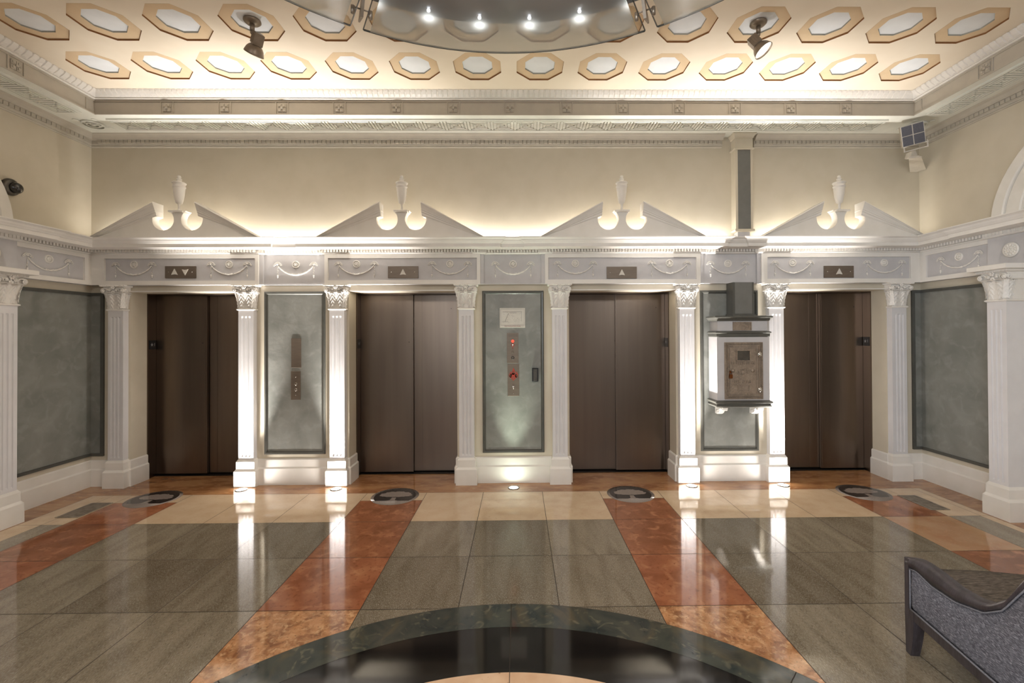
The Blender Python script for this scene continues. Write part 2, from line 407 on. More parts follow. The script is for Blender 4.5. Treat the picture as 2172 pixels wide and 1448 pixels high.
# baseboards (sweep: profile offset to the right of travel)
bprof = [(0, 0), (.03, 0), (.03, .182), (.016, .196), (.016, .278), (.006, .29), (0, .29)]
MB().sweep(bprof, [(XL, YB), (XL, YW), (BAYS[0]-HW, YW), (BAYS[0]-HW, 5.34)]).build('baseboard_left', M['white'], kind=ST)
b = MB()
for i in range(3): b.sweep(bprof, [(BAYS[i]+HW, 5.34), (BAYS[i]+HW, YW), (BAYS[i+1]-HW, YW), (BAYS[i+1]-HW, 5.34)])
b.build('baseboard_back', M['white'], kind=ST)
MB().sweep(bprof, [(BAYS[3]+HW, 5.34), (BAYS[3]+HW, YW), (XR, YW), (XR, YB)]).build('baseboard_right', M['white'], kind=ST)

# ------------------------------------------------------------------ entablature
BR = .03; YS = 4.245
J = [(-2.885, -2.155), (-.425, .30), (2.05, 2.74)]      # recessed stretches over the piers
ES = .025
path = [(XL+ES+BR, YB), (XL+ES+BR, YS), (XL+ES, YS), (XL+ES, YW-BR)]
for a, b_ in J: path += [(a, YW-BR), (a, YW), (b_, YW), (b_, YW-BR)]
path += [(XR-ES, YW-BR), (XR-ES, YS), (XR-ES-BR, YS), (XR-ES-BR, YB)]
fr = [(-.06, 2.24), (.046, 2.24), (.046, 2.252), (.040, 2.254), (.040, 2.575), (-.06, 2.575)]
MB().sweep(fr, path).build('trim_1', M['frieze'], kind=ST)
corn = [(-.06, 2.5755), (.055, 2.5755), (.068, 2.584), (.070, 2.592), (.062, 2.594), (.062, 2.624), (.235, 2.624), (.237, 2.660), (.246, 2.663),
        (.252, 2.672), (.262, 2.684), (.265, 2.689), (.268, 2.698), (.280, 2.708), (.292, 2.713), (.294, 2.722), (-.06, 2.722)]
MB().sweep(corn, path).build('trim_2', M['white'], kind=ST)
# dentils under the corona
D = MB()
def run_boxes(mb, pth, o0, o1, z0, z1, wd, pitch, skip=lambda x, y: False, bev=0):
    for i in range(len(pth)-1):
        p, q = Vector(pth[i]), Vector(pth[i+1]); L = (q-p).length
        if L < .2: continue
        d = (q-p)/L; n = Vector((d.y, -d.x)); k = int(L/pitch)
        st = (L-k*pitch)/2+pitch/2
        for j in range(k):
            t = st+j*pitch; c = p+d*t
            if skip(c.x, c.y): continue
            a = c-d*wd/2+n*o0; b2 = c+d*wd/2+n*o1
            mb.box(min(a.x, b2.x), max(a.x, b2.x), min(a.y, b2.y), max(a.y, b2.y), z0, z1)
inset = [(XL, 1.5), (XL, YW-.06)]
run_boxes(D, [(XL+ES, 1.6), (XL+ES, 5.02)], .062, .098, 2.595, 2.6235, .019, .0330)
run_boxes(D, [(XR-ES, 5.02), (XR-ES, 1.6)], .062, .098, 2.595, 2.6235, .019, .0330)
xsb = [XL+.10]+[v for j in J for v in j]+[XR-.10]
for i in range(len(xsb)-1):
    yy = YW-BR if i % 2 == 0 else YW
    run_boxes(D, [(xsb[i], yy), (xsb[i+1], yy)], .062, .098, 2.595, 2.6235, .019, .0330)
D.build('trim_3', M['white'], kind=ST)
# raised frames round the frieze panels over the lift bays and on the side walls
FR = MB()
def frame_back(x0, x1, xi0, xi1, y0=5.03, y1=5.052):
    FR.box(x0, x1, y0, y1, 2.24, 2.286); FR.box(x0, x1, y0, y1, 2.533, 2.5755)
    FR.box(x0, xi0, y0, y1, 2.286, 2.533); FR.box(xi1, x1, y0, y1, 2.286, 2.533)
frame_back(XL+ES+.0602, -2.885, -4.575, -2.921)
frame_back(-2.155, -.425, -2.116, -.462); frame_back(.30, 2.05, .338, 2.004); frame_back(2.74, XR-ES-.0602, 2.808, 4.44)
for X, s_ in ((XL, 1), (XR, -1)):
    x0, x1 = sorted((X+s_*(ES+.038), X+s_*(ES+.060)))
    FR.box(x0, x1, YS, 5.052, 2.24, 2.286); FR.box(x0, x1, YS, 5.052, 2.533, 2.5755)
    FR.box(x0, x1, YS, YS+.018, 2.286, 2.533); FR.box(x0, x1, 4.957, 5.052, 2.286, 2.533)
FR.build('trim_4', M['white'], kind=ST)

# ------------------------------------------------------------------ upper crown, ceiling beam with key pattern, egg band
wpath = [(XL, YB), (XL, YW), (XR, YW), (XR, YB)]
crown = [(0, 3.795), (.016, 3.797), (.022, 3.806), (.018, 3.812), (.028, 3.822), (.030, 3.832), (.030, 3.868), (.060, 3.870), (.066, 3.884), (.082, 3.902), (.104, 3.912), (.112, 3.9195), (0, 3.9195)]
CH = (2.40, 2.66)
c_ = MB()
c_.sweep(crown, [(XL, YB), (XL, YW), (2.335, YW)]); c_.sweep(crown, [(2.70, YW), (XR, YW), (XR, YB)])
run_boxes(c_, [(XL, 1.5), (XL, YW-.08)], .030, .047, 3.834, 3.868, .041, .0480)
run_boxes(c_, [(XL+.08, YW), (2.335, YW)], .030, .047, 3.834, 3.868, .041, .0480)
run_boxes(c_, [(2.70, YW), (XR-.08, YW)], .030, .047, 3.834, 3.868, .041, .0480)
run_boxes(c_, [(XR, YW-.08), (XR, 1.5)], .030, .047, 3.834, 3.868, .041, .0480)
c_.build('trim_5', M['beam'], kind=ST)
OF = .52
beam = [(0, 3.92), (OF, 3.92), (OF, 4.066), (0, 4.066)]
bm_ = MB(); bm_.sweep(beam, wpath)
nb = len(bm_.f)
bo = bm_.build('trim_6', [M['beam'], M['soffit']], kind=ST)
for p in bo.data.polygons:
    if p.normal.z < -.9: p.material_index = 1
# white fillet above the fascia
MB().sweep([(0, 4.0662), (OF+.022, 4.0662), (OF+.030, 4.074), (OF+.026, 4.082), (0, 4.082)], wpath).build('trim_7', M['white'], kind=ST)
# egg band: ovolo core and tongues
e_ = MB(); e_.sweep([(0, 4.0822), (OF+.030, 4.0822), (OF+.050, 4.096), (OF+.078, 4.118), (OF+.086, 4.1355), (0, 4.1355)], wpath)
def egg(cx, cy, dx, dy, nx, ny, w_):
    pr = [(OF+.030, 4.0835), (OF+.046, 4.086), (OF+.068, 4.100), (OF+.088, 4.120), (OF+.097, 4.1335), (OF+.08, 4.1350)]
    rings = []
    for t in (-1, -.75, .75, 1):
        ring = []
        for k, (o, z) in enumerate(pr):
            sh = .008 if abs(t) == 1 else 0
            ring.append((cx+dx*t*w_/2+nx*(o-sh), cy+dy*t*w_/2+ny*(o-sh), z+sh*.6 if k < 4 else z))
        rings.append(ring)
    e_.loft(rings)
for k in range(158):
    x = XL+OF+.10+k*.0540
    if x < XR-OF-.09: egg(x, YW, 1, 0, 0, -1, .047)
for k in range(72):
    y = YW-OF-.10-k*.0540
    egg(XL, y, 0, 1, 1, 0, .047); egg(XR, y, 0, 1, -1, 0, .047)
e_.build('trim_8', M['white'], kind=ST)
# fascia panels with small cross rosettes
fp = MB(); cross = [-3.553+.5795*k for k in range(13)]
yf = YW-OF
def fascia_bar(x0, x1, z0, z1, t=.008): fp.box(x0, x1, yf-t, yf, z0, z1)
fascia_bar(XL+OF, XR-OF, 4.050, 4.066); fascia_bar(XL+OF, XR-OF, 3.92, 3.930)
def rosette_cross(o, ax, sgn):   # o = centre on the fascia face; ax 'x' or 'y' run direction
    def put(a0, a1, z0, z1, t):
        if ax == 'x': fp.box(o[0]+a0, o[0]+a1, o[1]-t, o[1], z0, z1)
        else:
            xa, xb = sorted((o[0], o[0]+sgn*t)); fp.box(xa, xb, o[1]+a0, o[1]+a1, z0, z1)
    zc_ = 3.990
    put(-.066, -.058, 3.93, 4.05, .008); put(.058, .066, 3.93, 4.05, .008)
    for a in range(4):
        an = PI/4+a*PI/2
        cx_, cz_ = .030*math.cos(an), .030*math.sin(an)
        for r_, t in ((.019, .009), (.010, .016)): put(cx_-r_, cx_+r_, zc_+cz_-r_, zc_+cz_+r_, t)
    put(-.010, .010, zc_-.010, zc_+.010, .020)
for x in cross: rosette_cross((x, yf), 'x', 0)
for k in range(5):
    for X, sg in ((XL+OF, 1), (XR-OF, -1)):
        rosette_cross((X, yf-.72-.5795*k), 'y', sg)
for X, sg in ((XL+OF, 1), (XR-OF, -1)):
    xa, xb = sorted((X, X+sg*.008))
    fp.box(xa, xb, 1.2, yf-.004, 4.050, 4.066); fp.box(xa, xb, 1.2, yf-.004, 3.92, 3.930); fp.box(xa, xb, yf-.10, yf-.094, 3.93, 4.05)
fp.build('trim_9', M['beam'], kind=ST)
# greek key relief on the soffit
gk = MB()
def key_unit(put, P, H, w_=.020, g=.0125):
    q = w_+g
    put(0, P, 0, w_); put(0, P, H-w_, H)                       # rails
    x0, x1, y0, y1 = g/2, P-g/2, q, H-q
    while x1-x0 > q and y1-y0 > q:                             # squared spiral
        put(x0, x0+w_, y0, y1)
        if x1-x0 > q: put(x0+q, x1, y1-w_, y1)
        if x1-x0 > 2*q: put(x1-w_, x1, y0, y1-q)
        if x1-x0 > 2.5*q: put(x0+q, x1-q, y0, y0+w_)
        x0 += q; x1 -= q; y0 += q; y1 -= q
Hk = .255; P_ = .247
zk0, zk1 = 3.903, 3.9199
x = XL+OF+.06
n = int((XR-XL-2*OF-.08)/P_)
for k in range(n):
    ox = XL+OF+.04+k*P_; oy = YW-.19-Hk
    key_unit(lambda a, b2, c2, d2, ox=ox, oy=oy: gk.box(ox+a, ox+b2, oy+c2, oy+d2, zk0, zk1), P_, Hk)
for k in range(14):
    oy = YW-OF-.06-(k+1)*P_
    for X, sg in ((XL, 1), (XR, -1)):
        ox = X+sg*.19
        key_unit(lambda a, b2, c2, d2, ox=ox, oy=oy, sg=sg: gk.box(min(ox+sg*c2, ox+sg*d2), max(ox+sg*c2, ox+sg*d2), oy+a, oy+b2, zk0, zk1), P_, Hk)
# round corner bosses
for X, sg in ((XL, 1), (XR, -1)):
    cx_, cy_ = X+sg*.32, YW-.32
    for r0, r1 in ((.085, .10), (.045, .06), (.0, .02)):
        gk.lathe([(r0+.0001, zk0), (r1, zk0), (r1, zk1), (r0+.0001, zk1)], (cx_, cy_, 0), 28)
    for a in range(4):
        an = PI/4+a*PI/2; gk.ball((cx_+.135*math.cos(an), cy_+.135*math.sin(an), 3.917), .02, 1.4, 1.4, .3)
gk.build('trim_10', M['soffit'], kind=ST)

# ------------------------------------------------------------------ ceiling and coffers
SP = .5730; OX0, OY1, OY2 = -3.803, 4.126, 3.553; HO = .2133
K8 = [(math.cos(PI/8+k*PI/4)/math.cos(PI/8), math.sin(PI/8+k*PI/4)/math.cos(PI/8)) for k in range(8)]
ce = MB()
X0c, X1c = OX0-SP/2, OX0+13.5*SP
Y0c, Y1c = OY2-SP/2, OY1+SP/2
ce.quad((XL, YB, ZC), (XR, YB, ZC), (XR, Y0c, ZC), (XL, Y0c, ZC))
ce.quad((XL, Y1c, ZC), (XR, Y1c, ZC), (XR, YW, ZC), (XL, YW, ZC))
ce.quad((XL, Y0c, ZC), (X0c, Y0c, ZC), (X0c, Y1c, ZC), (XL, Y1c, ZC))
if X1c < XR: ce.quad((X1c, Y0c, ZC), (XR, Y0c, ZC), (XR, Y1c, ZC), (X1c, Y1c, ZC))
for cy_ in (OY1, OY2):
    for i in range(14):
        cx_ = OX0+i*SP; h_ = SP/2
        for k in range(8):
            a, b2 = K8[k], K8[(k+1) % 8]
            def sq(v): mx_ = max(abs(v[0]), abs(v[1])); return (v[0]/mx_*h_, v[1]/mx_*h_)
            sa, sb = sq(a), sq(b2); pts = [(a[0]*HO, a[1]*HO), sa]
            if k in (0, 2, 4, 6): pts.append((h_*(1 if sa[0]+sb[0] > 0 else -1), h_*(1 if sa[1]+sb[1] > 0 else -1)))
            pts += [sb, (b2[0]*HO, b2[1]*HO)]
            ce.quad(*[(cx_+p[0], cy_+p[1], ZC) for p in pts])
ce.build('ceiling', M['ceil'], kind=ST, fix=False)
MB().box(XL-.3, XR+.3, YB, 5.7, 4.20, 4.28).build('ceiling_slab', M['ceil'], kind=ST)
HI = .1345
def make_coffer(label):
    t = thing('octagonal_coffer', label, 'ceiling coffer', (0, 0, ZC), group='octagonal coffers in the ceiling')
    f = MB(); f.mi = 0
    for k in range(8):
        a, b2 = K8[k], K8[(k+1) % 8]; z = .014
        f.mi = 0; f.quad((a[0]*HO, a[1]*HO, z), (a[0]*HI, a[1]*HI, z), (b2[0]*HI, b2[1]*HI, z), (b2[0]*HO, b2[1]*HO, z))
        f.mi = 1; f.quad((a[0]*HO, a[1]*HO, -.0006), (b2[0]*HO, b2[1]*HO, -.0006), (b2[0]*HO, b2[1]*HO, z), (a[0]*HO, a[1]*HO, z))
    f.build('coffer_frame', [M['tan'], M['tanshade']], t, local=True, fix=False)
    f = MB(); z0, z1 = .014, .026
    for k in range(8):
        a, b2 = K8[k], K8[(k+1) % 8]
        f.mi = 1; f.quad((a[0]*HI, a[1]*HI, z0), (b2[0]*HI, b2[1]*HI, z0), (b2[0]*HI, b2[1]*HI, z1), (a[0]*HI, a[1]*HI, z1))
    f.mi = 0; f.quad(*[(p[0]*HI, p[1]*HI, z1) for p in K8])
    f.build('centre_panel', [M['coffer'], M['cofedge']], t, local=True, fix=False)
    return t
ords = ['first', 'second', 'third', 'fourth', 'fifth', 'sixth', 'seventh', 'eighth', 'ninth', 'tenth', 'eleventh', 'twelfth', 'thirteenth', 'last']
cf = None
for r_, cy_ in ((0, OY1), (1, OY2)):
    for i in range(14):
        rowt = 'back row by the lifts' if r_ == 0 else 'front row'
        lb = 'tan octagonal coffer, %s from the left in the %s' % (ords[i], rowt)
        if r_ == 1 and i == 3: lb = 'tan octagonal coffer holding the left ceiling spotlight'
        if r_ == 1 and i == 10: lb = 'tan octagonal coffer holding the right lit ceiling spotlight'
        if r_ == 1 and i in (5, 6, 7, 8): lb = 'tan octagonal coffer seen through the smoked glass ring, %s of four' % {5: 'leftmost', 6: 'second', 7: 'third', 8: 'rightmost'}[i]
        if cf is None: cf = make_coffer(lb); cf.location = (OX0, cy_, ZC)
        else: dup(cf, (OX0+i*SP, cy_, ZC), 0, lb)

# ------------------------------------------------------------------ lift doors
splits = [(-3.742, 0), (-1.273, 0), (1.179, 1), (3.688, 1)]
for i, c in enumerate(BAYS):
    x0, x1 = c-HW, c+HW
    f = MB()
    f.box(x0, x0+.012, 5.34, 5.60, 0, 2.17); f.box(x1-.012, x1, 5.34, 5.60, 0, 2.17); f.box(x0+.012, x1-.012, 5.34, 5.60, 2.158, 2.17)
    root = f.build('door_%d' % (i+1), M['steel'], kind=ST)
    sp, fl = splits[i]
    yA, yB_ = (5.462, 5.498) if not fl else (5.498, 5.462)
    l = MB().bbox(x0+.014, sp, yA, yA+.03, .022, 2.157, .002)
    l.box(sp-.115, sp-.016, yA-.0025, yA, .024, 2.155)
    l.build('door_leaf', M['steel'], root, local=True)
    l = MB().bbox(sp+(.0 if yA < yB_ else .0)+.002, x1-.014, yB_, yB_+.03, .022, 2.157, .002)
    l.box(sp+.016, sp+.10, yB_-.0025, yB_, .024, 2.155)
    l.build('door_leaf', M['steel'], root, local=True)
    l = MB().box(x0+.014, x1-.014, 5.44, 5.60, .0, .010); l.box(x0+.014, x1-.014, 5.532, 5.56, .012, 2.157)
    l.build('threshold', M['dark'], root, local=True)
    l = MB().lathe([(.0001, -.002), (.005, -.002), (.005, .001), (.0001, .001)], (sp-.05 if i < 2 else sp+.0-.0, yA-.003, 1.585), 10, 'y')
    l.lathe([(.0001, -.002), (.005, -.002), (.005, .001), (.0001, .001)], (x1-.12, yB_-.001, 1.99), 10, 'y')
    l.build('key_hole', M['black'], root, local=True)

# star plates on the steel jambs
def star_plate(x, side, label):
    t = thing('floor_marker_plate', label, 'sign', (x, 5.405, 1.568), group='black star plates on the lift jambs')
    s = side
    p = MB(); xa, xb = sorted((x, x+s*.003)); p.bbox(xa, xb, 5.405-.050, 5.405+.050, 1.568-.054, 1.568+.054, .001)
    p.build('plate', M['black'], t)
    st = MB(); pts = []
    for k in range(10):
        r_ = .022 if k % 2 == 0 else .009; a = PI/2+k*PI/5
        pts.append((5.405-s*.012+r_*math.cos(a), 1.570+r_*math.sin(a)))
    a, b2 = sorted((x+s*.003, x+s*.0045)); n0 = len(st.v)
    cpt = (5.405-s*.012, 1.570)
    for k in range(10): st.prism([cpt, pts[k], pts[(k+1) % 10]], 'x', a, b2)
    st.build('star', M['grey'], t)
    text('numeral', '1', .05, M['grey'], t, (s*.0035, s*.026, .002), (PI/2, 0, PI/2*s))
    return t
star_plate(BAYS[0]-HW+.0125, 1, 'black star plate on the steel jamb left of the leftmost lift door')
star_plate(BAYS[1]-HW+.0125, 1, 'black star plate on the steel jamb left of the second lift door')
star_plate(BAYS[2]+HW-.0125, -1, 'black star plate on the steel jamb right of the third lift door')
star_plate(BAYS[3]+HW-.0125, -1, 'black star plate on the steel jamb right of the rightmost lift door')

# ------------------------------------------------------------------ pilasters
def make_pilaster(dd, label):
    t = thing('pilaster', label, 'pilaster', group='fluted corinthian pilasters')
    def rings(secs): return [[(-h_, 0, z), (-h_, -d, z), (h_, -d, z), (h_, 0, z)] for z, h_, d in secs]
    b = MB().loft(rings([(0, .1185, .100+dd), (.172, .1185, .100+dd), (.176, .1165, .098+dd), (.196, .101, .085+dd), (.276, .101, .085+dd), (.281, .098, .082+dd), (.300, .086, .073+dd)]))
    b.build('plinth', M['white'], t, local=True)
    # shaft with three flutes
    def row(z, g):
        pts = [(-.083, 0), (-.083, -.070-dd)]
        for fc in (-.040, 0, .040):
            for k in range(7):
                a = PI*k/6; pts.append((fc-.0115*math.cos(a), -.070-dd+g*.010*math.sin(a)))
        pts += [(.083, -.070-dd), (.083, 0)]
        return [(p[0], p[1], z) for p in pts]
    s = MB().loft([row(.296, 0), row(.325, 0), row(.3252, .05), row(.343, 1), row(1.868, 1), row(1.878, .8), row(1.888, .05), row(1.8885, 0), row(1.958, 0)])
    s.build('shaft', M['shaft'], t, local=True)
    # capital
    c = MB(); z0 = 1.955; T = .285
    D0 = .070+dd
    def ast(zz, h_, d, r):
        c.loft(rings([(zz-r, h_, d), (zz-r*.5, h_+r*.8, d+r*.8), (zz, h_+r, d+r), (zz+r*.5, h_+r*.8, d+r*.8), (zz+r, h_, d)]))
    ast(z0+.010, .086, D0+.003, .011)
    bell = [(0, .080, 0), (.06, .082, .002), (.12, .090, .008), (.17, .102, .018), (.195, .112, .026), (.21, .108, .020), (.262, .112, .024)]
    c.loft(rings([(z0+z, h_, D0+d) for z, h_, d in bell]))
    # leaves as ribbed tongues curling outwards
    def leaf(cx_, yb, wmax, zb, zt, nrm=(0, -1), out=.030):
        nx, ny = nrm; tx, ty = -ny, nx
        H = zt-zb
        def fn(u, v):
            uu = (u-.5)*2
            w_ = wmax*(.42+.9*v-.55*v*v-.28*v**6)*(1+.10*math.cos(v*8*PI))
            o = .004+out*(.25*v+.75*v**3)*(1-.35*uu*uu)+.0065*math.cos(2*PI*(4.0*v+1.1*abs(uu)))*(1-.3*abs(uu))+.005*(1-abs(uu))
            o -= .020*max(0, abs(uu)-.75)
            z = zb+H*v-(.030*max(0, v-.86)/.14 if v > .86 else 0)*.6
            o += .012*max(0, v-.86)/.14
            return (cx_+tx*uu*w_+nx*(o+yb), (ty*uu*w_+ny*(o))+(0 if nx else -yb), z)
        if nx: # side leaf: cx_ is the y centre
            def fs(u, v):
                p = fn(u, v)
                return p
        c.grid(fn, 12, 22)
    leaf(-.041, D0, .043, z0+.022, z0+.200); leaf(.041, D0, .043, z0+.022, z0+.200)
    # side faces
    for sg in (-1, 1):
        def fside(u, v, sg=sg):
            uu = (u-.5)*2; dep = D0*.5; wd = .034
            w_ = wd*(.5+.8*v-.5*v*v)
            o = .080+.004+.030*(.25*v+.75*v**3)+.006*math.cos(2*PI*(4*v+1.1*abs(uu)))+.004*(1-abs(uu))
            return (sg*o, -(D0-.040)+uu*w_, z0+.022+.178*v-(.018 if v > .95 else 0))
        c.grid(fside, 8, 18)
        # corner leaf, thin spur
        def fc(u, v, sg=sg):
            uu = (u-.5)*2; w_ = .022*(1-.3*v)
            o = .010+.030*v**2+.004*math.cos(2*PI*(4*v+abs(uu)))
            return (sg*(.076+o*.8)+uu*w_*.7*sg, -(D0+o*.6)+uu*w_*.7, z0+.03+.165*v)
        c.grid(fc, 6, 16)
    # lip under the volutes
    c.loft(rings([(z0+.190, .108, D0+.030), (z0+.197, .122, D0+.042), (z0+.203, .112, D0+.030)]))
    # volutes and inner helices
    def spiral(cx_, yy, cz, r0, turns, sg, rt_, lead=None):
        pts = []
        if lead: pts += lead
        for k in range(int(14*turns)+1):
            a = k/14*2*PI; r_ = r0*(1-.80*k/(14*turns))
            pts.append((cx_+sg*r_*math.sin(a), yy-.004*k/14, cz+r_*math.cos(a)))
        c.tube(pts, lambda t: rt_*(1-.35*t), 6)
        c.ball((cx_, yy-.006, cz), rt_*1.1)
    for sg in (-1, 1):
        spiral(sg*.103, -(D0+.040), z0+.222, .021, 1.7, sg, .0075, [(sg*.045, -(D0+.022), z0+.215), (sg*.075, -(D0+.034), z0+.246)])
        spiral(sg*.036, -(D0+.034), z0+.226, .014, 1.4, -sg, .0055, [(sg*.060, -(D0+.024), z0+.208), (sg*.056, -(D0+.032), z0+.236)])
        spiral_pts = []
        for k in range(20):
            a = k/14*2*PI; r_ = .020*(1-.7*k/20)
            spiral_pts.append((sg*(.118+.002*k/14), -(D0+.010)-r_*math.sin(a)+.0, z0+.222+r_*math.cos(a)))
        c.tube(spiral_pts, .007, 6)
    # central flower
    for k in range(6):
        a = k*PI/3; c.ball((.017*math.cos(a), -(D0+.042), z0+.254+.015*math.sin(a)), .0095, 1, .8, 1)
    c.ball((0, -(D0+.050), z0+.254), .009)
    for k in range(3): c.ball(((k-1)*.012, -(D0+.034), z0+.210+.006*(k % 2)), .009, 1, .8, 1.4)
    # abacus with beading
    aw = .134; c.loft(rings([(z0+.262, aw-.010, D0+.038), (z0+.268, aw, D0+.048), (z0+T-.006, aw+.003, D0+.052), (z0+T, aw, D0+.050)]))
    for k in range(19): c.ball((-.126+k*.014, -(D0+.051), z0+.2715), .0058, 1, 1, 1, 6, 4)
    c.build('capital', M['white'], t, local=True)
    return t
pcs = [(-4.465, 'leftmost pilaster on the lift wall, in the left corner beside the first lift'), (-3.032, 'brightly uplit pilaster just right of the leftmost lift'),
       (-2.025, 'brightly uplit pilaster just left of the second lift'), (-.585, 'dimmer pilaster left of the middle panel with the call buttons'),
       (.463, 'dimmer pilaster right of the middle panel with the call buttons'), (1.900, 'brightly uplit pilaster just left of the letter box'),
       (2.915, 'brightly uplit pilaster just right of the letter box'), (4.318, 'grey shaded pilaster right of the rightmost lift')]
p0 = None
for x, lb in pcs:
    lb = 'white fluted ' + lb
    if p0 is None: p0 = make_pilaster(0, lb); p0.location = (x, YW-.0015, 0)
    else: dup(p0, (x, YW-.0015, 0), 0, lb)
pS = make_pilaster(.205, 'white fluted pilaster standing out from the left side wall')
pS.location = (XL+.0015, 4.042, 0); pS.rotation_euler = (0, 0, PI/2)
dup(pS, (XR-.0015, 4.042, 0), -PI/2, 'white fluted pilaster standing out from the right side wall')
# abacus slabs over the side pilasters
for X, sg, lb in ((XL, 1, 'flat white slab on top of the left side wall pilaster'), (XR, -1, 'flat white slab on top of the right side wall pilaster')):
    a, b2 = sorted((X, X+sg*.375))
    tag(MB().bbox(a, b2, 3.87, 4.215, 2.2405, 2.285, .004).build('capital_slab', M['white'], at=(X+sg*.2, 4.04, 2.24)), lb, 'slab', 'slabs over the side pilasters')

# ------------------------------------------------------------------ plaster panels
def panel(x0, x1, z0, z1, label):
    t = thing('framed_plasterwork', label, 'wall panel', ((x0+x1)/2, YW, z0), group='grey green plaster panels')
    f = MB(); w_ = .036
    prof = [(0, 0), (.0, .012), (.010, .022), (.024, .020), (.030, .010), (w_, .004)]
    rings = []
    for i, d in prof: rings.append([(x0+i, YW-d, z0+i), (x1-i, YW-d, z0+i), (x1-i, YW-d, z1-i), (x0+i, YW-d, z1-i)])
    f.loft(rings, cap=False); f.build('frame', M['pframe'], t)
    i = w_-.001
    MB().box(x0+i, x1-i, YW-.004, YW, z0+i, z1-i).build('plaster_field', M['plaster'], t)
    return t
panel(-2.864, -2.180, .337, 2.168, 'grey green plaster panel with two plain steel button plates, left of the second lift')
panel(-.409, .288, .337, 2.168, 'grey green plaster panel in the middle with fire plan and key plates')
panel(2.074, 2.737, .335, 2.165, 'grey green plaster panel behind the letter box')
def side_panel(X, sg, xe, label):
    # corner-wrapping panel: long field on the side wall, short return on the back wall
    t = thing('framed_plasterwork', label, 'wall panel', (X, 4.7, .337), group='grey green plaster panels')
    ya = 4.17; y1 = YW; z0, z1 = .337, 2.16
    f = MB(); a, b2 = sorted((X, X+sg*.020))
    f.box(a, b2, ya, y1-.02, z0, z0+.03); f.box(a, b2, ya, y1-.02, z1-.03, z1)
    c0, c1 = sorted((X, xe)); f.box(c0, c1, YW-.020, YW, z0, z0+.03); f.box(c0, c1, YW-.020, YW, z1-.03, z1)
    e0, e1 = sorted((xe, xe-sg*.03)); f.box(e0, e1, YW-.022, YW, z0+.03, z1-.03)
    f.build('frame', M['pframe'], t)
    f = MB(); a, b2 = sorted((X, X+sg*.005)); f.box(a, b2, ya, y1-.005, z0+.02, z1-.02); f.box(c0, c1, YW-.005, YW, z0+.02, z1-.02)
    f.build('plaster_field', M['plaster'], t)
side_panel(XL, 1, -4.648, 'wide grey green plaster panel on the left wall, wrapping into the corner')
side_panel(XR, -1, 4.515, 'wide grey green plaster panel on the right wall, wrapping into the corner')

# ------------------------------------------------------------------ swags and rosettes
def make_swag(label):
    t = thing('plaster_swag', label, 'swag', group='plaster swags on the frieze')
    g = MB(); pts = []
    for k in range(41):
        u = -1+2*k/40; pts.append((u*.195, -.006, -.018-.100*(1-u*u)**.85))
    g.tube(pts, lambda q: .0055+.0035*(1-abs(2*q-1))+.0016*math.cos(q*62*PI), 6)
    for k in range(7): g.ball(((k-3)*.012, -.011, -.118+.0015*abs(k-3)**1.5), .0085)
    g.build('garland', M['white'], t, local=True)
    for sg in (-1, 1):
        b = MB(); cx_ = sg*.200
        for (dx, dz, r_, an) in ((-.022, .004, .013, .5), (.022, .004, .013, -.5), (-.010, .014, .012, .2), (.010, .014, .012, -.2), (-.036, -.008, .009, .8), (.036, -.008, .009, -.8)):
            lp = []
            for k in range(11):
                a = 2*PI*k/10
                x_, z_ = r_*1.3*math.cos(a), r_*.75*math.sin(a)
                lp.append((cx_+dx+x_*math.cos(an)-z_*math.sin(an), -.007, dz+x_*math.sin(an)+z_*math.cos(an)))
            b.tube(lp, .0036, 5, cap=False)
        b.ball((cx_, -.008, -.002), .009); b.build('bow', M['white'], t, local=True)
        d = MB()
        for k in range(7): d.ball((cx_+.003*math.sin(k*2.2), -.005, -.026-k*.0135), .0042+(.0012 if k % 2 else 0))
        d.ball((cx_, -.006, -.128), .0095, 1, .8, 1.3); d.ball((cx_, -.006, -.144), .0065, 1, .8, 1.3)
        d.build('drop', M['white'], t, local=True)
    return t
def make_rosette(label):
    g = MB()
    g.lathe([(.029, 0), (.031, -.009), (.036, -.012), (.041, -.009), (.043, 0)], (0, 0, 0), 28, 'y')
    g.lathe([(.0001, -.004), (.026, -.004), (.028, 0), (.0001, 0)], (0, 0, 0), 24, 'y')
    for k in range(6): a = k*PI/3; g.ball((.015*math.cos(a), -.006, .015*math.sin(a)), .009, 1, .7, 1)
    g.ball((0, -.010, 0), .008)
    return tag(g.build('plaster_rosette', M['white']), label, 'rosette', 'round plaster rosettes on the frieze')
yb_, yp_ = 5.0495, 5.0795
sws = [(-4.261, yb_, 'over the left half of the leftmost lift'), (-3.215, yb_, 'over the right half of the leftmost lift'),
       (-2.493, yp_, 'over the plaster panel between first and second lift'), (-1.805, yb_, 'over the left half of the second lift'),
       (-.764, yb_, 'over the right half of the second lift'), (-.058, yp_, 'over the middle panel with the fire plan'),
       (.642, yb_, 'over the left half of the third lift'), (1.704, yb_, 'over the right half of the third lift'),
       (2.383, yp_, 'above the letter box'), (3.102, yb_, 'over the left half of the rightmost lift'), (4.151, yb_, 'over the right half of the rightmost lift')]
sw0 = ro0 = None
for x, y, lb in sws:
    l1 = 'plaster swag with bows on the frieze '+lb; l2 = 'round white plaster rosette on the frieze '+lb
    if sw0 is None:
        sw0 = make_swag(l1); sw0.location = (x, y, 2.470); ro0 = make_rosette(l2); ro0.location = (x, y, 2.466)
    else: dup(sw0, (x, y, 2.470), 0, l1); dup(ro0, (x, y, 2.466), 0, l2)
